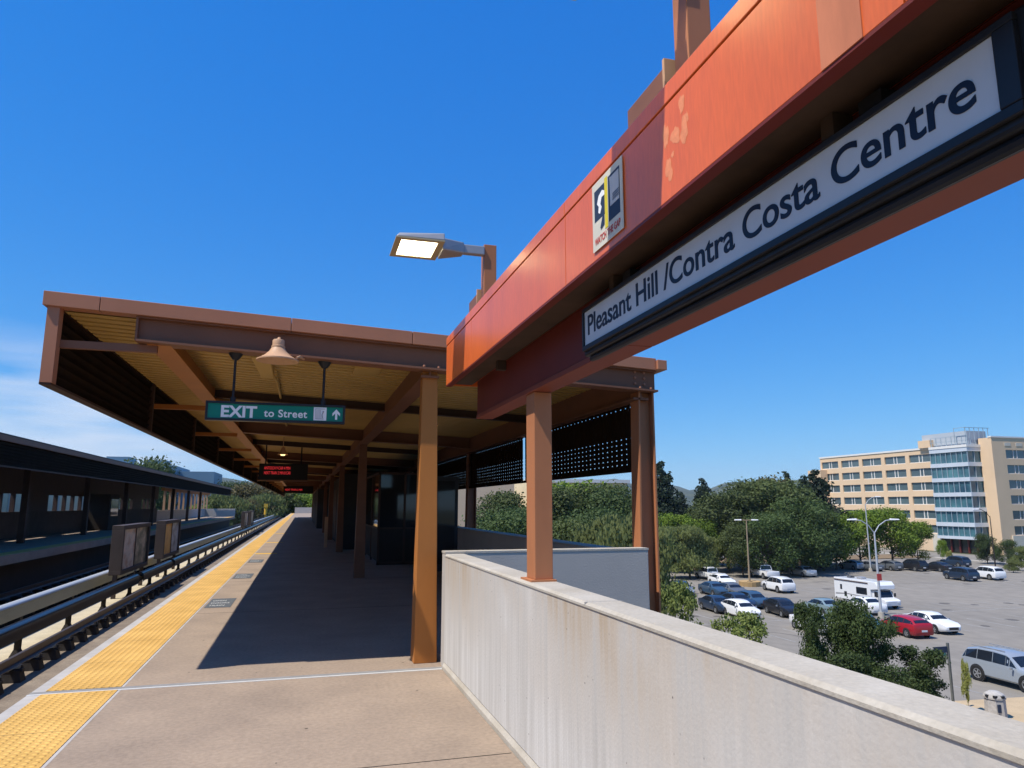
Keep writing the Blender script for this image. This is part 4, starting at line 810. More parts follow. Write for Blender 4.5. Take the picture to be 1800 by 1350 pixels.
def car_proto(kind):
    c = CAR[kind]; st = c['st']; t = thing('parked_' + {'bigsuv': 'suv'}.get(kind, kind), (0, 0, 0)); t['_w'] = [0, 0, 0]
    K = 7; rings = []
    for (x, zl, zb, zr, w, wr) in st:
        zm = zl + (zb - zl) * .55
        half = [(w * .90, zl), (w, zl + .10), (w * 1.005, zm), (w * .965, zb), (wr + .04, zr - .05 * (zr > zb + .1)), (wr * .86, zr + .012), (0, zr + .03)]
        rings.append([(x, s_ * a, b_) for s_, L_ in ((1, half), ) for a, b_ in L_] + [(x, -a, b_) for a, b_ in reversed(half[:-1])])
    n = len(rings[0]); b = MB(); vs = [v for r in rings for v in r]; fs = []
    for i in range(len(rings) - 1):
        for k in range(n): fs.append((i * n + k, i * n + (k + 1) % n, (i + 1) * n + (k + 1) % n, (i + 1) * n + k))
    fs += [tuple(range(n)), tuple((len(rings) - 1) * n + k for k in range(n))]
    b.add(vs, fs); body = b.build('body', None, t, smooth=True); body.data.materials.append(M['trim'])
    # glass: greenhouse sides, windscreen, backlight, each offset outwards
    def q(i, k, u, v):
        A, B, C, D = Vector(rings[i][k]), Vector(rings[i + 1][k]), Vector(rings[i + 1][k + 1]), Vector(rings[i][k + 1])
        return (A * (1 - u) + B * u) * (1 - v) + (D * (1 - u) + C * u) * v
    for i in range(len(st) - 1):
        h0, h1 = st[i][3] - st[i][2], st[i + 1][3] - st[i + 1][2]
        if max(h0, h1) < .25: continue
        tall = min(h0, h1) > .2
        for side in (0, 1):
            k = 3 if side == 0 else n - 5
            flip = side == 1
            if tall:
                pts = [q(i, k, .025, .08 if not flip else .92), q(i, k, .975, .08 if not flip else .92), q(i, k, .975, .92 if not flip else .08), q(i, k, .025, .92 if not flip else .08)]
            else:
                rise = h1 > h0
                pts = [q(i, k, .25 if rise else .06, .12 if not flip else .88), q(i, k, .94 if rise else .72, .12 if not flip else .88), q(i, k, .94 if rise else .06, .86 if not flip else .14)]
            nrm = Vector((0, 1 if side == 0 else -1, .35)).normalized()
            b = MB(); pp_ = [p + nrm * .012 for p in pts]; ins = [p - nrm * .01 for p in pts]; m_ = len(pts)
            b.add(pp_ + ins, [tuple(range(m_)), tuple(range(2 * m_ - 1, m_ - 1, -1))] + [(j, (j + 1) % m_, (j + 1) % m_ + m_, j + m_) for j in range(m_)])
            b.build('side_window', M['cglass'], t)
    # windscreen and rear window across the car
    def cross(i, u0, u1, name):
        A, B = st[i], st[i + 1]
        def row(u, e):
            x = A[0] * (1 - u) + B[0] * u; z = A[3] * (1 - u) + B[3] * u; wr = A[5] * (1 - u) + B[5] * u
            return [(x, -wr * .92, z + .004), (x, -wr * .5, z + .02), (x, 0, z + .032), (x, wr * .5, z + .02), (x, wr * .92, z + .004)]
        d = Vector((B[3] - A[3], 0, -(B[0] - A[0]))).normalized() * -.014
        b = MB(); r0, r1_ = row(u0, 0), row(u1, 0); vs = [Vector(p) + d for p in r0 + r1_] + [Vector(p) - d for p in r0 + r1_]
        b.add(vs, [(j, j + 1, j + 6, j + 5) for j in range(4)] + [(j + 10, j + 15, j + 16, j + 11) for j in range(4)] + [(0, 5, 15, 10), (4, 14, 19, 9)] + [(j, j + 10, j + 11, j + 1) for j in range(4)] + [(j + 5, j + 6, j + 16, j + 15) for j in range(4)])
        b.build(name, M['cglass'], t)
    hs_ = [s_[3] - s_[2] for s_ in st]
    up = next(i for i in range(len(st) - 1) if hs_[i] < .2 and hs_[i + 1] > .2); dn = next(i for i in range(len(st) - 1) if hs_[i] > .2 and hs_[i + 1] < .2)
    cross(up, .15, .92, 'rear_window'); cross(dn, .06, .88, 'windscreen')
    x0, x1 = st[0][0], st[-1][0]; w = st[1][4]
    for s_ in (1, -1):
        b = MB(); a_ = st[-2]; b.hexa([(a_[0] - .20, s_ * (a_[4] - .02), a_[2] - .20), (a_[0] + .06, s_ * (a_[4] - .14), a_[2] - .22), (a_[0] + .10, s_ * (a_[4] - .32), a_[2] - .22), (a_[0] - .1, s_ * (a_[4] - .3), a_[2] - .2),
                                     (a_[0] - .22, s_ * (a_[4] + .02), a_[2] - .03), (a_[0] + .03, s_ * (a_[4] - .12), a_[2] - .07), (a_[0] + .05, s_ * (a_[4] - .34), a_[2] - .07), (a_[0] - .1, s_ * (a_[4] - .3), a_[2] - .05)])
        b.build('headlight', M['hl'], t)
        b = MB(); a_ = st[1]; b.hexa([(x0 - .0, s_ * (a_[4] - .30), a_[2] - .30), (a_[0] + .10, s_ * (a_[4] + .015), a_[2] - .30), (a_[0] + .12, s_ * (a_[4] - .10), a_[2] - .30), (a_[0] + .1, s_ * (a_[4] - .3), a_[2] - .3),
                                     (x0 + .0, s_ * (a_[4] - .30), a_[2] - .10), (a_[0] + .12, s_ * (a_[4] + .015), a_[2] - .08), (a_[0] + .14, s_ * (a_[4] - .10), a_[2] - .08), (a_[0] + .1, s_ * (a_[4] - .3), a_[2] - .08)])
        b.build('taillight', M['tl'], t)
        b = MB(); xm = st[dn][0] + .15 if False else st[dn + 1][0] - .42; ym = s_ * (st[dn][4] + .06); b.box(xm + .02, xm + .12, min(ym, ym + s_ * .15), max(ym, ym + s_ * .15), st[dn][2] - .06, st[dn][2] + .08); b.build('mirror', None, t, bevel=.02).data.materials.append(M['rim'])
        for xw in (-c['wb'], c['wb']):
            wy = s_ * (st[5][4] - .10); r = c['r']
            b = MB(); b.lathe((xw, s_ * (st[5][4] + .005), r + .02), [(0, 0), (r + .055, 0), (r + .055, -.12 * s_), (0, -.12 * s_)], 20, 'y'); arch = b.build('wheel_arch', M['trim'], t)
            b = MB(); b.lathe((xw, wy, r), [(r * .62, -.10), (r * .92, -.10), (r, -.06), (r, .09), (r * .94, .125), (r * .62, .125)] if s_ > 0 else [(r * .62, .10), (r * .92, .10), (r, .06), (r, -.09), (r * .94, -.125), (r * .62, -.125)], 20, 'y'); wh = b.build('wheel', M['tyre'], t, smooth=True)
            b = MB(); yy = wy + s_ * .118
            b.lathe((xw, yy, r), [(0, -.03 * s_), (r * .60, -.03 * s_), (r * .63, 0), (r * .56, .004 * s_), (r * .54, -.018 * s_), (0, -.018 * s_)], 20, 'y')
            for a5 in range(5):
                an = 2 * math.pi * a5 / 5; ca, sa = math.cos(an), math.sin(an)
                P_ = lambda rr, ss, yyy: (xw + ca * rr - sa * ss, yyy, r + sa * rr + ca * ss)
                ya, yb = yy - .02 * s_, yy - .002 * s_
                b.hexa([P_(.02, -.035, ya), P_(r * .58, -.028, ya), P_(r * .58, .028, ya), P_(.02, .035, ya), P_(.02, -.035, yb), P_(r * .58, -.028, yb), P_(r * .58, .028, yb), P_(.02, .035, yb)])
            b.build('rim', M['rim'], wh)
    b = MB(); b.box(x1 - .06, x1 + .012, -.42, .42, .40, .60); b.build('grille', M['trim'], t)
    b = MB(); b.box(x0 - .012, x0 + .05, -.24, .24, .52, .66); b.build('number_plate', M['hl'], t)
    if kind == 'bigsuv':
        for s_ in (1, -1): MB().box(-2.0, .1, s_ * .64 - .02, s_ * .64 + .02, 1.87, 1.91).build('roof_rail', M['rim'], t)
    if kind == 'pickup': MB().box(-2.72, -.98, -.78, .78, 1.105, 1.118).build('bed_liner', M['trim'], t)
    return t
protos = {}
def car(kind, px, py, heading, pcol, label, group='cars parked in the lot', z=GZ, scale=1.0):
    if kind not in protos: protos[kind] = [car_proto(kind), False]
    src, used = protos[kind]
    if not used: t = src; protos[kind][1] = True
    else: t = copy_tree(src)
    P = gp(px, py, z); h = rad(heading)
    w = CAR[kind]['st'][5][4]
    P = P + Vector((w, 0, 0))               # the sight point is on the side that faces the station
    t.location = (P.x, P.y, z + .004); t.rotation_euler = (0, 0, h); t.scale = (scale,) * 3
    for ch in kids(t):
        base = ch.name.split('.')[0]
        if base == 'body':
            ch.data = ch.data.copy(); ch.data.materials.clear(); ch.data.materials.append(pcol)
    tag(t, label, 'car' if kind != 'pickup' else 'pickup truck', group)
    if '_w' in t: t['_w'] = list(t.location)
    return t
Wt = paint('white', (.72, .73, .74)); Bk = paint('black', (.018, .019, .022)); Nv = paint('navy', (.02, .035, .065)); Bl = paint('blue', (.035, .07, .12)); Sv = paint('silver', (.36, .40, .44), .35); Tl = paint('pale_blue', (.22, .30, .32), .2); Rd = paint('red', (.32, .012, .02)); Gy = paint('grey', (.10, .11, .12)); Te = paint('teal', (.05, .14, .17))
car('bigsuv', 1762, 1208, -91, Sv, 'large silver SUV parked beside the pavement, nearest vehicle in the lot')
car('sedan', 1622, 1109, -96, Wt, 'white sedan parked alone right of the red car, nose to the camera')
car('sedan', 1415, 1110, -96, Wt, 'white car with dark windscreen half hidden behind the dark tree')
car('suv', 1356, 1040, 84, Wt, 'white SUV with dark rear window right of the wooden lamp pole')
car('pickup', 1331, 1016, 83, Wt, 'white pickup truck standing behind the wooden lamp pole')
car('pickup', 1236, 1019, 92, Wt, 'white pickup truck at the left in front of the trees', scale=.92)
car('sedan', 1258, 1030, -96, Wt, 'white car mostly hidden behind the dark blue cars')
car('hatch', 1186, 1046, -100, Sv, 'silver blue hatchback at the left edge of the lot by the brown column')
car('sedan', 1243, 1046, -94, Bl, 'left dark blue car of the upper pair in the crowded row')
car('sedan', 1274, 1048, -96, Gy, 'right dark blue-grey car of the upper pair in the crowded row')
car('sedan', 1246, 1075, -94, Nv, 'near navy sedan at the left end of the lower crowded row')
car('sedan', 1282, 1069, -94, Nv, 'navy sedan behind the small white car in the lower row')
car('hatch', 1311, 1067, -96, Bl, 'dark blue hatchback between the small white car and the black car')
car('hatch', 1288, 1085, -94, Wt, 'small white hatchback in front of the navy cars')
car('hatch', 1362, 1082, -98, Bk, 'black hatchback left of the pale silver sedan')
car('sedan', 1432, 1080, 84, Tl, 'pale silver-green sedan behind the white car with dark windscreen')
car('sedan', 1505, 1077, 84, Wt, 'white sedan parked in front of the motorhome')
car('hatch', 1500, 1112, -96, Te, 'teal car almost hidden behind the dark tree')
car('hatch', 1574, 1116, 84, Rd, 'red car seen from behind beside the white sedan')
car('suv', 1680, 1020, 83, Nv, 'navy SUV at the back of the lot beside the small white car')
car('suv', 1726, 1018, 83, Wt, 'white crossover behind the navy SUV at the back of the lot')
car('sedan', 1402, 1013, 83, Sv, 'silver sedan in the tree shade right of the white pickup')
car('suv', 1596, 1003, 88, Bk, 'black SUV in the shade row under the far trees, left one')
car('sedan', 1640, 1004, 88, Bk, 'black sedan in the shade row under the far trees, right one')
car('sedan', 1520, 1003, 88, Gy, 'grey car in the far shade row behind the tall lamp pole')
car('hatch', 1555, 1002, 88, Gy, 'dark grey hatchback in the far shade row left of the black SUV')
car('suv', 1672, 996, 88, Nv, 'dark SUV in the far shade just behind the navy SUV')
car('hatch', 1490, 1001, 88, Sv, 'silver hatchback in the far shade row, leftmost of that row')
# motorhome
rv = thing('motorhome', (0, 0, 0), 'white motorhome with dark window and over-cab bunk parked behind the sedans', 'motorhome'); rv['_w'] = [0, 0, 0]
b = MB(); b.prism([(-3.6, .55), (2.0, .55), (2.0, 2.1), (3.05, 2.25), (3.05, 2.7), (2.7, 3.1), (-3.6, 3.1)], 'y', -1.18, 1.18); b.build('body', Wt, rv, bevel=.05)
b = MB(); b.prism([(2.0, .45), (3.9, .45), (3.95, 1.0), (3.7, 1.15), (3.05, 1.3), (2.65, 2.1), (2.0, 2.1)], 'y', -.98, .98); b.build('cab', Wt, rv, bevel=.05)
b = MB(); b.hexa([(3.06, -.8, 1.34), (3.09, -.8, 1.36), (3.09, .8, 1.36), (3.06, .8, 1.34), (2.68, -.8, 2.05), (2.71, -.8, 2.07), (2.71, .8, 2.07), (2.68, .8, 2.05)]); b.build('windscreen', M['cglass'], rv)
for s_ in (-1, 1):
    y_ = s_ * 1.185
    for (xa, xb, za, zb) in ((-.1, 1.5, 1.45, 2.25), (-2.6, -2.3, 1.7, 2.3), (-2.0, -1.6, .9, 1.5)): MB().box(xa, xb, min(y_, y_ + s_ * .012), max(y_, y_ + s_ * .012), za, zb).build('window', M['cglass'], rv)
    MB().box(-3.5, 1.7, min(y_, y_ + s_ * .05), max(y_, y_ + s_ * .05), 2.78, 2.90).build('awning', M['dkbr'], rv)
    b = MB(); b.prism([(-3.4, 1.0), (-1.5, 1.2), (.5, 1.15), (1.9, 1.3), (1.9, 1.38), (.5, 1.25), (-1.5, 1.32), (-3.4, 1.2)], 'y', y_, y_ + s_ * .006); b.build('stripe', M['grey'], rv)
    MB().box(2.35, 2.85, min(s_ * .985, s_ * .995), max(s_ * .985, s_ * .995), 1.35, 1.95).build('side_window', M['cglass'], rv)
    MB().box(2.9, 3.0, min(s_ * 1.1, s_ * 1.3), max(s_ * 1.1, s_ * 1.3), 1.35, 1.75).build('mirror', M['trim'], rv)
    MB().box(3.85, 3.97, min(s_ * .55, s_ * .85), max(s_ * .55, s_ * .85), .75, .95).build('headlight', M['hl'], rv)
    for xw in (-2.0, 3.0):
        wh = MB().lathe((xw, s_ * .98, .42), [(0, -.1), (.4, -.1), (.42, -.06), (.42, .06), (.4, .1), (0, .1)], 20, 'y').build('wheel', M['tyre'], rv); MB().lathe((xw, s_ * 1.09, .42), [(0, -.01), (.24, -.01), (.24, .01), (0, .01)], 16, 'y').build('rim', M['rim'], wh)
MB().box(-.9, -.1, -.35, .35, 3.1, 3.35).build('roof_unit', M['grey'], rv, bevel=.06); MB().box(-2.4, -1.9, -.3, .3, 3.1, 3.22).build('roof_vent', M['trim'], rv)
P = gp(1500, 1066) + Vector((1.2, 0, 0)); rv.scale = (.9, .9, .82); rv.location = (55.4, 61.6, GZ + .004); rv.rotation_euler = (0, 0, rad(-90))

# ================================================================ STREET FURNITURE
def lot_lamp(P, h, mtl, lab, arms, rot=0, curved=True, sc=1.0):
    t = thing('lot_lamp', P, lab, 'lamp post', 'lamp posts in the parking lot')
    x, y, z = P
    MB().tube([(x, y, z), (x, y, z + h)], [.13 * sc, .07 * sc], 10).build('pole', mtl, t, smooth=True)
    MB().lathe((x, y, z), [(0, .5), (.25, .5), (.3, 0)], 12).build('base', M['curb'], t)
    for s_ in arms:
        dx, dy = math.cos(rot) * s_, math.sin(rot) * s_
        if curved: pts = [(x, y, z + h - .15), (x + dx * .5, y + dy * .5, z + h + .55), (x + dx * 1.2, y + dy * 1.2, z + h + 1.0), (x + dx * 1.9, y + dy * 1.9, z + h + 1.1)]
        else: pts = [(x, y, z + h - .1), (x + dx * .9, y + dy * .9, z + h - .05)]
        MB().tube(pts, .045, 8).build('arm', mtl, t, smooth=True)
        e = pts[-1]; b = MB()
        for k_ in range(1): b.hexa([(e[0] - .25 * dx - .14 * dy, e[1] - .25 * dy + .14 * dx, e[2] - .07), (e[0] - .25 * dx + .14 * dy, e[1] - .25 * dy - .14 * dx, e[2] - .07), (e[0] + .65 * dx + .12 * dy, e[1] + .65 * dy - .12 * dx, e[2] - .05), (e[0] + .65 * dx - .12 * dy, e[1] + .65 * dy + .12 * dx, e[2] - .05),
                                   (e[0] - .25 * dx - .10 * dy, e[1] - .25 * dy + .10 * dx, e[2] + .09), (e[0] - .25 * dx + .10 * dy, e[1] - .25 * dy - .10 * dx, e[2] + .09), (e[0] + .55 * dx + .08 * dy, e[1] + .55 * dy - .08 * dx, e[2] + .05), (e[0] + .55 * dx - .08 * dy, e[1] + .55 * dy + .08 * dx, e[2] + .05)])
        b.build('lamp_head', M['white'], t, bevel=.02)
    return t
p1 = Vector((54.4, 80.0, GZ)); lot_lamp(p1, 8.2, M['wood'], 'brown lamp pole with two short heads in a tan planter', (1, -1), -YAW, False)
fp = thing('pole_planter', p1, 'round tan planter at the foot of the brown lamp pole', 'planter'); MB().lathe(tuple(p1), [(.35, .55), (1.25, .62), (1.35, .58), (1.3, 0)], 16).build('rim', mat('tan_planter', (.40, .27, .13), .9, var=.15, vscale=2), fp); MB().lathe(tuple(p1), [(0, .5), (1.1, .5)], 16).build('soil', M['soil'], fp)
t = lot_lamp(Vector((50.6, 54.6, GZ)), 7.6, M['pole'], 'tall grey lamp post with two curved arms in front of the motorhome', (1, -1), -YAW + .1)
MB().box(50.35, 50.85, 54.43, 54.46, GZ + 3.25, GZ + 3.85).build('red_sign', M['pred'], t)
lot_lamp(Vector((84.0, 92.0, GZ)), 10.2, M['pole'], 'farther grey lamp post with a single arm behind the two-armed one', (1,), -YAW)
lot_lamp(Vector((104, 88, GZ)), 8.3, M['fast'], 'dark street lamp with one long arm in front of the glass tower', (-1,), -YAW, True, .8)
# sign post with street name blades
spst = thing('street_sign', (30.9, 29.2, GZ + .15), 'weathered post with a dark street name blade at the pavement corner', 'sign post')
MB().box(30.85, 30.95, 29.15, 29.25, GZ + .15, GZ + 3.3).build('post', M['fast2'], spst, bevel=.01)
MB().box(30.00, 30.84, 29.17, 29.20, GZ + 2.84, GZ + 3.14).build('blade', M['navy'], spst)
MB().hexa([(30.3, 29.6, GZ + 2.72), (30.33, 29.62, GZ + 2.72), (30.86, 29.27, GZ + 2.62), (30.83, 29.25, GZ + 2.62), (30.3, 29.6, GZ + 2.86), (30.33, 29.62, GZ + 2.86), (30.86, 29.27, GZ + 2.80), (30.83, 29.25, GZ + 2.80)]).build('blade', mat('teal_blade', (.05, .16, .18), .5), spst)
# litter bin
bn = thing('litter_bin', (31.9, 27.8, GZ + .15), 'grey octagonal concrete litter bin with a domed lid on the tan pavement', 'litter bin')
b = MB(); c = (31.9, 27.8, GZ + .15); b.lathe(c, [(0, 0), (.42, 0), (.45, .05), (.43, .80), (.40, .84), (0, .84)], 8); b.build('body', M['bing'], bn)
b = MB(); b.lathe(c, [(.47, .84), (.47, .92), (.40, 1.06), (.22, 1.16), (0, 1.19)], 8); b.build('lid', M['bing'], bn)
b = MB()
for a_ in (math.pi * 1.25, math.pi * 1.0, math.pi * 1.5):
    x_, y_ = c[0] + math.cos(a_) * .42, c[1] + math.sin(a_) * .42; b.box(x_ - .08, x_ + .08, y_ - .06, y_ + .06, c[2] + .93, c[2] + 1.03)
b.build('opening', M['black'], bn)
MB().box(31.60, 31.78, 27.395, 27.44, GZ + .45, GZ + .80).build('notice', M['navy'], bn)

# ================================================================ PEACH OFFICE BUILDING
ob = thing('office_building', (136, 140, GZ), 'peach six storey office block with ribbon windows and a blue glass corner tower', 'building')
zc_ = [12.1, 8.95, 5.8, 2.65, -.5, -3.65]; WH = .92
# left wing, facade in the plane x = 135
X0 = 135.0; yA, yB_ = 126.4, 163.0; top = 14.3; bw = (yB_ - yA) / 5
b = MB()
edges = [top - .25] + [z for zz in zc_ for z in (zz + WH, zz - WH)] + [GZ]
for i in range(0, len(edges), 2): b.box(X0, X0 + .6, yA, yB_, edges[i + 1], edges[i])
for k in range(6):
    ya = yA + k * bw - .55; yb = yA + k * bw + .55
    ya = max(ya, yA); yb = min(yb, yB_)
    for zz in zc_: b.box(X0, X0 + .6, ya, yb, zz - WH, zz + WH)
b.build('wall', M['stucco'], ob)
MB().box(X0 - .15, X0 + .8, yA, yB_ + .2, top - .25, top + .15).build('cornice', M['corn'], ob)
MB().box(X0 + .61, X0 + 18, yA, yB_, GZ, top - .3).build('core', M['dark'], ob)
# lower storeys step a little further out at the far left
MB().box(X0 - 2.2, X0 - .01, yB_ - 2.5, yB_ + 2.5, GZ, 10.9).build('wing', M['stucco'], ob)
def window(fr):
    w = fr[0].build('window', M['win'], ob); fr[1].build('frame', M['corn'], w)
for k in range(5):
    for zz in zc_:
        ya, yb = yA + k * bw + .55, yA + (k + 1) * bw - .55; g_ = MB().box(X0 + .28, X0 + .32, ya, yb, zz - WH, zz + WH); f_ = MB(); ym = (ya + yb) / 2
        for yy in (ym - .45, ym + .45): f_.box(X0 + .2, X0 + .28, yy - .09, yy + .09, zz - WH, zz + WH)
        f_.box(X0 + .22, X0 + .28, ya, yb, zz - WH, zz - WH + .12)
        window((g_, f_))
# cream base
MB().box(X0 - .12, X0 - .005, yA, yA + 2.2, GZ, -4.7).build('base_wall', M['stucco2'], ob)
# glass corner tower
TX, TY = 134.0, 117.0; TX1, TY1 = 141.2, 126.38
MB().box(TX + .3, TX1 + 6, TY + .3, TY1, GZ + 3.2, 14.0).build('tower_core', M['dark'], ob)
floors = [13.3, 10.15, 7.0, 3.85, .7, -2.45, -5.2]
gz = MB()
gz.box(TX + .22, TX + .28, TY + .22, TY1, GZ + 3.4, 13.6); gz.box(TX + .28, TX1, TY + .22, TY + .28, GZ + 3.4, 13.6); gz.build('tower_glass', M['win2'], ob)
b = MB()
for z in floors[:-1]: b.box(TX - .1, TX + .2, TY - .1, TY1, z - .42, z + .42); b.box(TX + .2, TX1, TY - .1, TY + .2, z - .42, z + .42)
b.box(TX - .1, TX + .2, TY - .1, TY1, -5.5, -4.9); b.box(TX + .2, TX1, TY - .1, TY + .2, -5.5, -4.9)
b.build('spandrel', M['alu'], ob)
b = MB()
for i in range(len(floors) - 1):
    z1_, z0_ = floors[i] - .42, floors[i + 1] + (.42 if i < len(floors) - 2 else .3)
    for k in range(8): yy = TY + .0 + k * (TY1 - TY - .1) / 7; b.box(TX + .02, TX + .18, yy, yy + .10, z0_, z1_)
    for k in range(1, 5): xx = TX + .2 + k * (TX1 - TX - .4) / 4; b.box(xx, xx + .10, TY + .02, TY + .18, z0_, z1_)
b.build('mullion', M['mull'], ob, kind='stuff')
MB().box(TX - .2, TX + 1.0, TY - .2, TY1, 13.75, 14.3).box(TX + 1.0, TX1 + .2, TY - .2, TY + 1, 13.75, 14.3).build('tower_cornice', M['corn'], ob)
b = MB()
for k in range(8): yy = TY + k * 1.3; b.box(TX + .4, TX + .5, yy, yy + .1, 14.3, 16.2)
b.box(TX + .4, TX + .5, TY, TY1, 16.2, 16.3); b.box(TX + .4, TX + .5, TY, TY1, 15.2, 15.28)
for k in range(6): xx = TX + .5 + k * 1.25; b.box(xx, xx + .1, TY + .4, TY + .5, 14.3, 18.0)
b.box(TX + .5, TX1, TY + .4, TY + .5, 17.9, 18.0); b.box(TX + .4, TX + .5, TY, TY + 3, 17.9, 18.0); b.box(TX + .4, TX + .5, TY + 3, TY + 3.1, 14.3, 18.0)
b.build('roof_grille', M['mull'], ob)
MB().box(TX + 1.4, TX1 - .5, TY + .9, TY1 + 3, 14.3, 17.3).build('penthouse', M['blueb2'], ob)
MB().box(TX + .3, TX1, TY1 + .01, TY1 + 3.2, 14.35, 16.0).build('penthouse', M['stucco'], ob)
b = MB(); b.box(TX + 1.2, TX + 1.3, TY + 1.0, TY1, GZ, -5.5); b.box(TX + 1.3, TX1, TY + 1, TY + 1.1, GZ, -5.5); b.build('entrance_glass', M['glassd'], ob)
for k in range(5): yy = TY + .5 + k * 2.1; MB().box(TX + .8, TX + 1.1, yy, yy + .25, GZ, -5.5).build('entrance_post', M['redd'], ob)
# right wing, facade in the plane y = 114.3
RY, RX0, RX1 = 114.2, 137.6, 172.0; rt = 15.6
b = MB(); edges = [rt] + [z for zz in [z_ + .05 for z_ in zc_] for z in (zz + WH, zz - WH)] + [GZ]
for i in range(0, len(edges), 2): b.box(RX0, RX1, RY, RY + .6, edges[i + 1], edges[i])
xw = RX0 + 3.6; cuts = [(RX0, xw)]
while xw < RX1 - 6: cuts.append((xw + 5.6, min(xw + 7.0, RX1))); xw += 7.0
cuts[-1] = (cuts[-1][0], RX1)
for (a_, b_) in cuts:
    for zz in zc_: b.box(a_, b_, RY, RY + .6, zz + .05 - WH, zz + .05 + WH)
b.build('wall', M['stucco'], ob)
MB().box(RX0, RX0 + .6, RY + .61, TY + .21, GZ, rt).build('wall', M['stucco'], ob)
MB().box(RX0 - .1, RX1, RY - .12, RY + .7, rt, rt + .3).build('cornice', M['corn'], ob)
MB().box(RX0 + .61, RX1, RY + .61, RY + 16, GZ, rt - .1).build('core', M['dark'], ob)
for i in range(len(cuts) - 1):
    a_, b_ = cuts[i][1], cuts[i + 1][0]
    for zz in zc_:
        z_ = zz + .05; g_ = MB().box(a_, b_, RY + .28, RY + .32, z_ - WH, z_ + WH); f_ = MB(); xm = (a_ + b_) / 2
        for xx in (xm - .5, xm + .5): f_.box(xx - .09, xx + .09, RY + .2, RY + .28, z_ - WH, z_ + WH)
        f_.box(a_, b_, RY + .2, RY + .28, z_ - WH, z_ - WH + .1); window((g_, f_))
b = MB()
for k in range(5): b.box(RX0 + 3.4 + k * 3.2, RX0 + 5.1 + k * 3.2, RY - .06, RY - .005, 13.9, 14.6)
b.build('wall_medallion', M['stucco2'], ob)
MB().box(RX0 + 2.6, RX1, RY - .3, RY - .01, GZ, -4.6).build('base_wall', M['stucco2'], ob)

# pale building behind the trees, seen between the canopy columns
pb_ = thing('beige_building', (36, 118, GZ), 'long beige flat building behind the trees right of the gantry column', 'building')
MB().box(37, 56, 118, 130, GZ, 5.9).build('wall', M['garage'], pb_); MB().box(22, 33, 112, 130, GZ, 5.0).build('wall', M['stucco'], pb_)
b = MB()
for k in range(6):
    for z in (-5.5, -1.8, 1.9): b.box(38 + 3 * k, 40 + 3 * k, 117.9, 117.99, z, z + 1.5)
b.build('windows', M['win'], pb_)
MB().box(36.6, 56.4, 117.6, 118.0, 5.5, 6.1).build('cornice', M['corn'], pb_)
# blue-grey office beyond the opposite canopy, left
bo = thing('blue_office', (-40, 190, GZ), 'blue-grey office building with a white stair tower far left', 'building')
MB().box(-52, -30.5, 190, 215, GZ, 11.2).build('wall', M['blueb'], bo); MB().box(-30.5, -22, 196, 215, GZ, 10.0).build('wall', M['blueb'], bo)
MB().box(-35.2, -32.0, 189.0, 190, 4.5, 10.6).build('stair_tower', M['lightb'], bo); MB().box(-66, -47, 195, 215, GZ, 12.6).build('wing', M['lightb'], bo)
MB().box(-46, -41, 192, 200, 11.2, 13.2).build('roof_unit', M['blueb'], bo); MB().box(-38, -33, 194, 200, 11.2, 12.6).build('roof_unit', M['blueb'], bo)
b = MB(); b.box(-47, -36, 189.9, 189.99, 5.2, 7.2); b.box(-39, -32.1, 188.95, 188.99, 5.5, 7.6); b.box(-29.5, -24.5, 195.9, 195.99, 5.5, 7.5); b.box(-47, -31, 189.9, 189.99, .8, 2.8); b.build('window_band', M['win'], bo)

# ================================================================ FOLIAGE
def leaf_mesh(name, seed, clumps, n, size, m, squash=.8, hang=False):
    r = np.random.RandomState(seed); C = np.array(clumps, float); wts = C[:, 3] ** 2; idx = r.choice(len(C), n, p=wts / wts.sum())
    d = r.normal(size=(n, 3)); d /= np.linalg.norm(d, axis=1)[:, None]
    rr = C[idx, 3] * (.35 + .65 * r.rand(n) ** .5) * (1 + .18 * r.normal(size=n))
    p = C[idx, :3] + d * rr[:, None] * np.array([1, 1, squash])
    nrm = d + .8 * r.normal(size=(n, 3)); nrm[:, 2] += .35; nrm /= np.linalg.norm(nrm, axis=1)[:, None]
    a = r.normal(size=(n, 3)); u = np.cross(nrm, a); u /= np.linalg.norm(u, axis=1)[:, None]
    if hang: u = u * .3 + np.array([0, 0, -1]); u /= np.linalg.norm(u, axis=1)[:, None]
    v = np.cross(nrm, u); v /= np.linalg.norm(v, axis=1)[:, None]
    s = size * (.6 + .8 * r.rand(n))[:, None]; asp = .55
    V = np.stack([p - u * s, p + v * s * asp, p + u * s, p - v * s * asp], 1).reshape(-1, 3)
    me = bpy.data.meshes.new(name); me.vertices.add(4 * n); me.vertices.foreach_set('co', V.astype(np.float32).ravel())
    me.loops.add(4 * n); me.loops.foreach_set('vertex_index', np.arange(4 * n, dtype=np.int32)); me.polygons.add(n)
    me.polygons.foreach_set('loop_start', np.arange(0, 4 * n, 4, dtype=np.int32)); me.polygons.foreach_set('loop_total', np.full(n, 4, dtype=np.int32))
    me.update(); me.validate(); me.materials.append(m); return me
def broad_clumps(seed, w=.5, n=26, lo=.28, flat=1.0, small=1.0):
    r = random.Random(seed); out = []
    for i in range(n):
        a = r.uniform(0, 2 * math.pi); z = lo + (1 - lo) * (r.random() ** .8); t_ = (z - lo) / (1 - lo)
        prof = math.sin(math.pi * min(1, .12 + .80 * t_)) ** .6 * flat
        rad_ = w * prof * (r.random() ** .5) * .80; cr_ = w * r.uniform(.18, .36) * small
        out.append((rad_ * math.cos(a), rad_ * math.sin(a), min(z, 1 - cr_ * .6), cr_))
    out.append((0, 0, .62, w * .5 * small)); return out
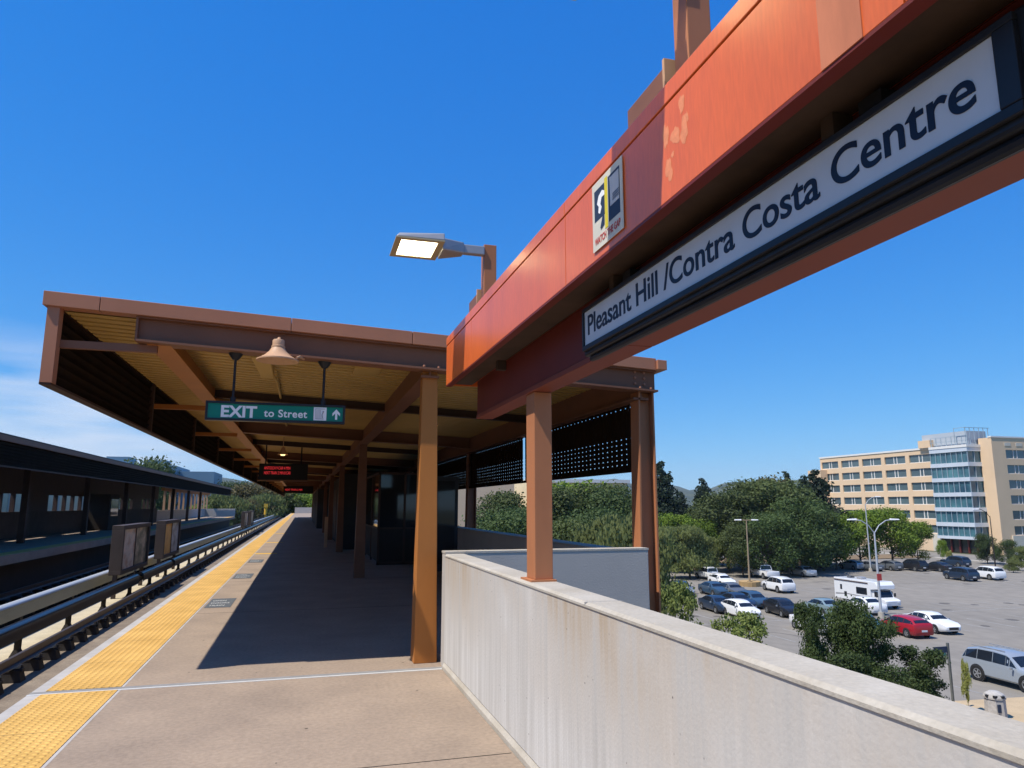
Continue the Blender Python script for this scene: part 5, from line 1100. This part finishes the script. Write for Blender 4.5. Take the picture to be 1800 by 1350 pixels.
def conifer_clumps(seed, w=.22, n=60):
    r = random.Random(seed); out = []
    for i in range(n):
        t_ = (i + .5) / n; z = .12 + .86 * t_; R_ = w * (1 - t_) ** .75 * r.uniform(.55, 1.15) + .012; a = r.uniform(0, 2 * math.pi)
        out.append((R_ * .6 * math.cos(a), R_ * .6 * math.sin(a), z, R_ * .55 + .015))
    return out
def trunk_mesh(seed, clumps, r0=.022):
    r = random.Random(seed); b = MB(); top_ = max(c[2] for c in clumps) * .85
    pts = [(0, 0, 0), (.01, .0, .2), (-.01, .01, .45), (0, 0, top_)]; b.tube(pts, [r0, r0 * .8, r0 * .55, r0 * .15], 7)
    for c_ in r.sample(clumps, min(9, len(clumps))):
        z0_ = max(.15, c_[2] * .55); b.tube([(0, 0, z0_), (c_[0] * .5, c_[1] * .5, (z0_ + c_[2]) / 2), (c_[0], c_[1], c_[2])], [r0 * .45, r0 * .3, r0 * .1], 5)
    return b
TREES = {}
def tree_kind(key, seed, clumps, n, size, m, **k):
    crown = leaf_mesh('crown', seed, clumps, n, size, m, **k); tm = trunk_mesh(seed, clumps); TREES[key] = [crown, tm, None]
tree_kind('green', 1, broad_clumps(1, .52, 30, .25), 9000, .020, M['leafG'])
tree_kind('green2', 2, broad_clumps(2, .60, 30, .22), 9000, .021, M['leafG'])
tree_kind('oak', 3, broad_clumps(3, .55, 44, .18), 14000, .016, M['leafD'])
tree_kind('oak2', 4, broad_clumps(4, .50, 40, .18), 14000, .016, M['leafO2'] if 'leafO2' in M else mat_leaf('leaf_mid_green', (0.054, 0.084, 0.024), (0.155, 0.182, 0.057), .4))
tree_kind('olive', 5, broad_clumps(5, .55, 34, .15), 10000, .022, M['leafO'], hang=True)
tree_kind('conifer', 6, conifer_clumps(6, .22, 70), 9000, .017, M['leafC'])
tree_kind('conifer2', 7, conifer_clumps(7, .30, 70), 10000, .018, M['leafC'])
tree_kind('near', 8, broad_clumps(8, .50, 40, .15, small=.85), 21000, .013, M['leafN'])
tree_kind('near2', 9, broad_clumps(9, .50, 34, .15, small=.75), 17000, .014, M['leafN'])
tree_kind('shrubby', 10, broad_clumps(10, .5, 34, .1, small=.65), 10000, .017, M['leafS'])
tree_kind('yellow', 11, broad_clumps(11, .50, 22, .1), 4000, .03, M['leafY'])
tree_kind('brownish', 12, broad_clumps(12, .50, 34, .15), 9000, .02, M['leafB'])
trng = random.Random(5)
def tree(kind, P, h, w, label, group='trees around the parking lot', name='tree', parts=True):
    cm, tm, tmesh = TREES[kind]
    t = thing(name, P, label, 'tree', group); t.rotation_euler = (0, 0, trng.uniform(0, 6.28)); t.scale = (w, w, h)
    c_ = bpy.data.objects.new('crown', cm); COL.objects.link(c_); c_.parent = t
    if TREES[kind][2] is None:
        o = tm.build('trunk', M['bark'], None); TREES[kind][2] = o.data
    else: o = bpy.data.objects.new('trunk', TREES[kind][2]); COL.objects.link(o)
    o.parent = t
    return t
def ptree(kind, px, pyb, pyt, label, wf=1.0, **k):
    P = gp(px, pyb); h = z_at(P, px, pyt) - GZ; return tree(kind, P, h, h * wf, label, **k)
def dtree(kind, px, d, pyt, label, wf=1.0, **k):
    P = at_dist(px, d); h = z_at(P, px, pyt) - GZ; return tree(kind, P, h, h * wf, label, **k)
NC = dict(name='conifer')
# backdrop right of the brown column, left to right
dtree('conifer', 1163, 128, 808, 'tallest dark conifer just right of the outer brown column', 1.15, **NC)
dtree('conifer2', 1140, 134, 836, 'broad dark conifer touching the outer brown column', 1.0, **NC)
dtree('conifer2', 1196, 138, 862, 'low dark conifer between the two tall pointed ones', 1.1, **NC)
dtree('conifer2', 1236, 126, 838, 'pointed dark conifer left of the big oak mass', .95, **NC)
dtree('green', 1185, 112, 905, 'bright green crown behind the olive trees near the outer column', .9)
dtree('green2', 1225, 113, 915, 'low bright green crown between the olive trees and the oaks', .8)
dtree('olive', 1172, 103, 930, 'pale olive drooping tree next to the outer column', 1.0)
dtree('olive', 1208, 104, 927, 'pale olive drooping tree left of the white pickup', 1.05)
dtree('olive', 1236, 108, 945, 'small pale olive tree at the right end of the olive group', .9)
dtree('oak2', 1275, 118, 868, 'left oak of the big dark oak mass', 1.15)
dtree('oak2', 1318, 124, 846, 'tall middle oak of the big dark oak mass behind the brown pole', 1.1)
dtree('oak2', 1368, 120, 848, 'rounded oak right of the brown lamp pole', 1.1)
dtree('oak', 1400, 116, 880, 'dark oak low at the right of the oak mass', 1.1)
dtree('oak', 1345, 110, 905, 'dark lower oak crown behind the white pickup', 1.1)
dtree('oak2', 1300, 108, 925, 'lower oak crown above the pole planter', .9)
dtree('brownish', 1352, 128, 842, 'brownish topped crown rising behind the oaks', .9)
dtree('conifer', 1384, 140, 826, 'slim conifer tip rising above the oaks', 1.0, **NC)
dtree('conifer2', 1418, 132, 832, 'left of the two big dark conifers beside the peach building', 1.1, **NC)
dtree('conifer2', 1438, 128, 822, 'right of the two big dark conifers touching the peach building', 1.2, **NC)
dtree('oak', 1440, 122, 900, 'dark crown under the big conifers', 1.0)
dtree('green2', 1462, 125, 905, 'bright green tree left of the tall lamp posts', .85)
dtree('green', 1505, 133, 898, 'bright green tree behind the tall lamp posts', .95)
dtree('green2', 1560, 136, 896, 'bright green tree right of the tall lamp posts', .95)
dtree('green', 1605, 139, 918, 'rightmost bright green tree in front of the peach building', .8)
dtree('oak', 1725, 150, 940, 'dark round tree in front of the glass tower entrance', .85)
dtree('oak', 1762, 148, 950, 'dark tree near the right edge in front of the office', .9)
dtree('green2', 1648, 155, 950, 'slim young tree left of the office entrance', .5)
dtree('yellow', 1660, 142, 968, 'small yellow-green sapling in the far island', .5)
dtree('olive', 1795, 137, 962, 'grey-olive bush at the far right edge of the lot', 1.2)
dtree('olive', 1768, 133, 985, 'low grey-olive shrub behind the white crossover', 1.3)
dtree('brownish', 1410, 128, 972, 'small brownish shrub under the oaks', 1.3, name='shrub')
dtree('brownish', 1640, 142, 985, 'low brown shrub in the far planting bed', 1.4, name='shrub')
# seen between gantry column and outer column, under the canopy screen
dtree('oak2', 988, 84, 862, 'bright green tree right behind the gantry column', 1.0)
dtree('green2', 1015, 92, 852, 'tall bright green tree in the middle gap of the canopy', 1.0)
dtree('oak2', 1055, 88, 855, 'leafy green tree left of the outer brown column', 1.0)
dtree('oak', 1085, 84, 868, 'darker green tree beside the outer brown column', 1.0)
dtree('oak', 1035, 72, 900, 'dark green tree low in the canopy gap', 1.1)
dtree('oak2', 1000, 66, 918, 'low leafy tree just above the shaded wall', 1.0)
dtree('olive', 1075, 58, 915, 'olive green tree closest above the grey wall', 1.0)
dtree('olive', 1102, 55, 925, 'olive green tree partly behind the outer column', .9)
dtree('oak2', 880, 90, 868, 'tall green tree left of the gantry column', 1.0)
dtree('oak', 905, 75, 895, 'dark green tree left of the gantry column', 1.0)
dtree('oak', 870, 66, 905, 'dark leafy tree at the left of the canopy gap', 1.0)
# street trees just below the station
def ntree(kind, x, y, ztop, w, label, **k): P = Vector((x, y, GZ)); return tree(kind, P, ztop - GZ, w, label, group='street trees beside the station', **k)
ntree('shrubby', 16.4, 30, -1.9, 3.6, 'olive green street tree at the corner of the brown column')
ntree('shrubby', 19.4, 29.5, -3.3, 4.2, 'olive green street tree rising over the middle of the parapet')
ntree('near2', 22.4, 28.4, -2.9, 3.0, 'left dark street tree with a thin leader over the parapet')
ntree('near', 24.9, 28.3, -2.8, 4.1, 'tall dark street tree in front of the motorhome')
ntree('near2', 26.6, 26.8, -4.7, 4.2, 'right dark street tree beside the sign post')
ntree('near', 22.4, 26.0, -4.7, 5.0, 'lowest dark street tree just above the parapet')
ntree('yellow', 31.6, 24.4, -4.6, 1.9, 'yellow-green spiky tree cut by the right photo edge')
t = ntree('yellow', 31.35, 28.75, GZ + 2.5, .5, 'thin sapling next to the street sign post', name='sapling')
# left, beyond the tracks
for (kx, px, d, pt_, wf, l) in (('oak', 243, 130, 812, .8, 'small dark treetop poking above the opposite canopy'), ('oak2', 275, 180, 826, .4, 'rounded treetop above the opposite canopy by the pale wing'), ('green', 350, 150, 890, .8, 'green tree seen under the end of the opposite canopy'),
                             ('olive', 395, 165, 872, 1.0, 'tree at the foot of the blue-grey office'), ('brownish', 445, 185, 852, 1.2, 'brownish tree right of the blue-grey office'), ('brownish', 430, 170, 878, .9, 'green tree beyond the end of the opposite platform'),
                             ('olive', 462, 180, 872, 1.0, 'leafy green tree left of the yellow post'), ('oak2', 490, 190, 858, 1.1, 'dark tree behind the yellow post'), ('oak', 515, 230, 862, 1.2, 'dark tree where the tracks vanish'), ('green', 545, 190, 870, 1.2, 'green tree beyond the platform end'), ('green2', 570, 200, 868, 1.2, 'green tree behind the far platform wall'), ('oak', 410, 200, 850, 1.0, 'dark tree behind the blue-grey office')):
    dtree(kx, px, d, pt_, l, wf, group='trees beyond the far platform ends')

# far wood below the hills
r = np.random.RandomState(9); cl = []
for i in range(420):
    a = rad(r.uniform(-32, 66)); d = r.uniform(190, 620)
    if 20 < math.degrees(a) < 60 and d < 220: d += 80
    cl.append((d * math.sin(a), d * math.cos(a), GZ + r.uniform(2, 6), r.uniform(5, 9)))
cl = [c_ for c_ in cl if not (c_[0] < 40 and c_[0] > -70 and c_[1] < 230) and not (c_[0] > 130 and c_[1] < 200)]
me = leaf_mesh('far_wood', 21, cl, 60000, .75, M['leafD']); o = bpy.data.objects.new('far_wood', me); COL.objects.link(o); tag(o, 'distant belt of trees below the hills', 'wood', kind='stuff')

# ================================================================ HILLS
def hills():
    vs = []; fs = []; nr, na = 26, 160; rs = np.linspace(1300, 4200, nr); az_ = np.radians(np.linspace(-50, 80, na)); rr = random.Random(2)
    ph = [(rr.uniform(0, 6.28), rr.uniform(0, 6.28)) for _ in range(8)]
    for i, R_ in enumerate(rs):
        for j, A_ in enumerate(az_):
            x, y = R_ * math.sin(A_), R_ * math.cos(A_); h = 0
            for k, (p, q_) in enumerate(ph): f_ = .0011 * 1.65 ** k; h += math.sin(x * f_ + p) * math.cos(y * f_ * 1.1 + q_) * .66 ** k
            t_ = min(1, max(0, (R_ - 1300) / 1500)); env = math.sin(math.pi / 2 * t_) * (1 if R_ < 3200 else max(.2, 1 - (R_ - 3200) / 1300))
            dega = math.degrees(A_); g_ = 88 + 16 * math.exp(-((dega - 34) / 4) ** 2) + 14 * math.exp(-((dega - 39.5) / 3) ** 2) + (6 if dega < 0 else 0) * min(1, -dega / 10 if dega < 0 else 0)
            g_ += 11 * math.sin(dega * .55 + 1.0) + 7 * math.sin(dega * 1.3 + 2) + 4 * math.sin(dega * 3.1)
            vs.append((x, y, GZ - 1 + env * (g_ + 30 * h)))
    for i in range(nr - 1):
        for j in range(na - 1): a = i * na + j; fs.append((a, a + 1, a + na + 1, a + na))
    b = MB(); b.add(vs, fs); o = b.build('hills', mat('hill_scrub', (0.10, 0.105, 0.05), .95, col2=(0.018, 0.032, 0.022), vscale=.006, fine=.6), smooth=True); structure(o)
hills()

# ================================================================ HAZE
hz = MB().box(-3300, 4700, -1600, 4700, GZ - 3, 260).build('haze', None); tag(hz, kind='stuff')
hm = bpy.data.materials.new('haze_air'); hm.use_nodes = True; ht = hm.node_tree; ht.nodes.clear()
ho = N(ht, 'ShaderNodeOutputMaterial'); hv = N(ht, 'ShaderNodeVolumePrincipled'); hv.inputs['Color'].default_value = (0.62, 0.80, 1.0, 1); hv.inputs['Density'].default_value = 0.00010; hv.inputs['Anisotropy'].default_value = 0.0
ht.links.new(hv.outputs[0], ho.inputs['Volume']); hz.data.materials.append(hm)
# clean helper properties
for o in bpy.data.objects:
    if '_w' in o: del o['_w']
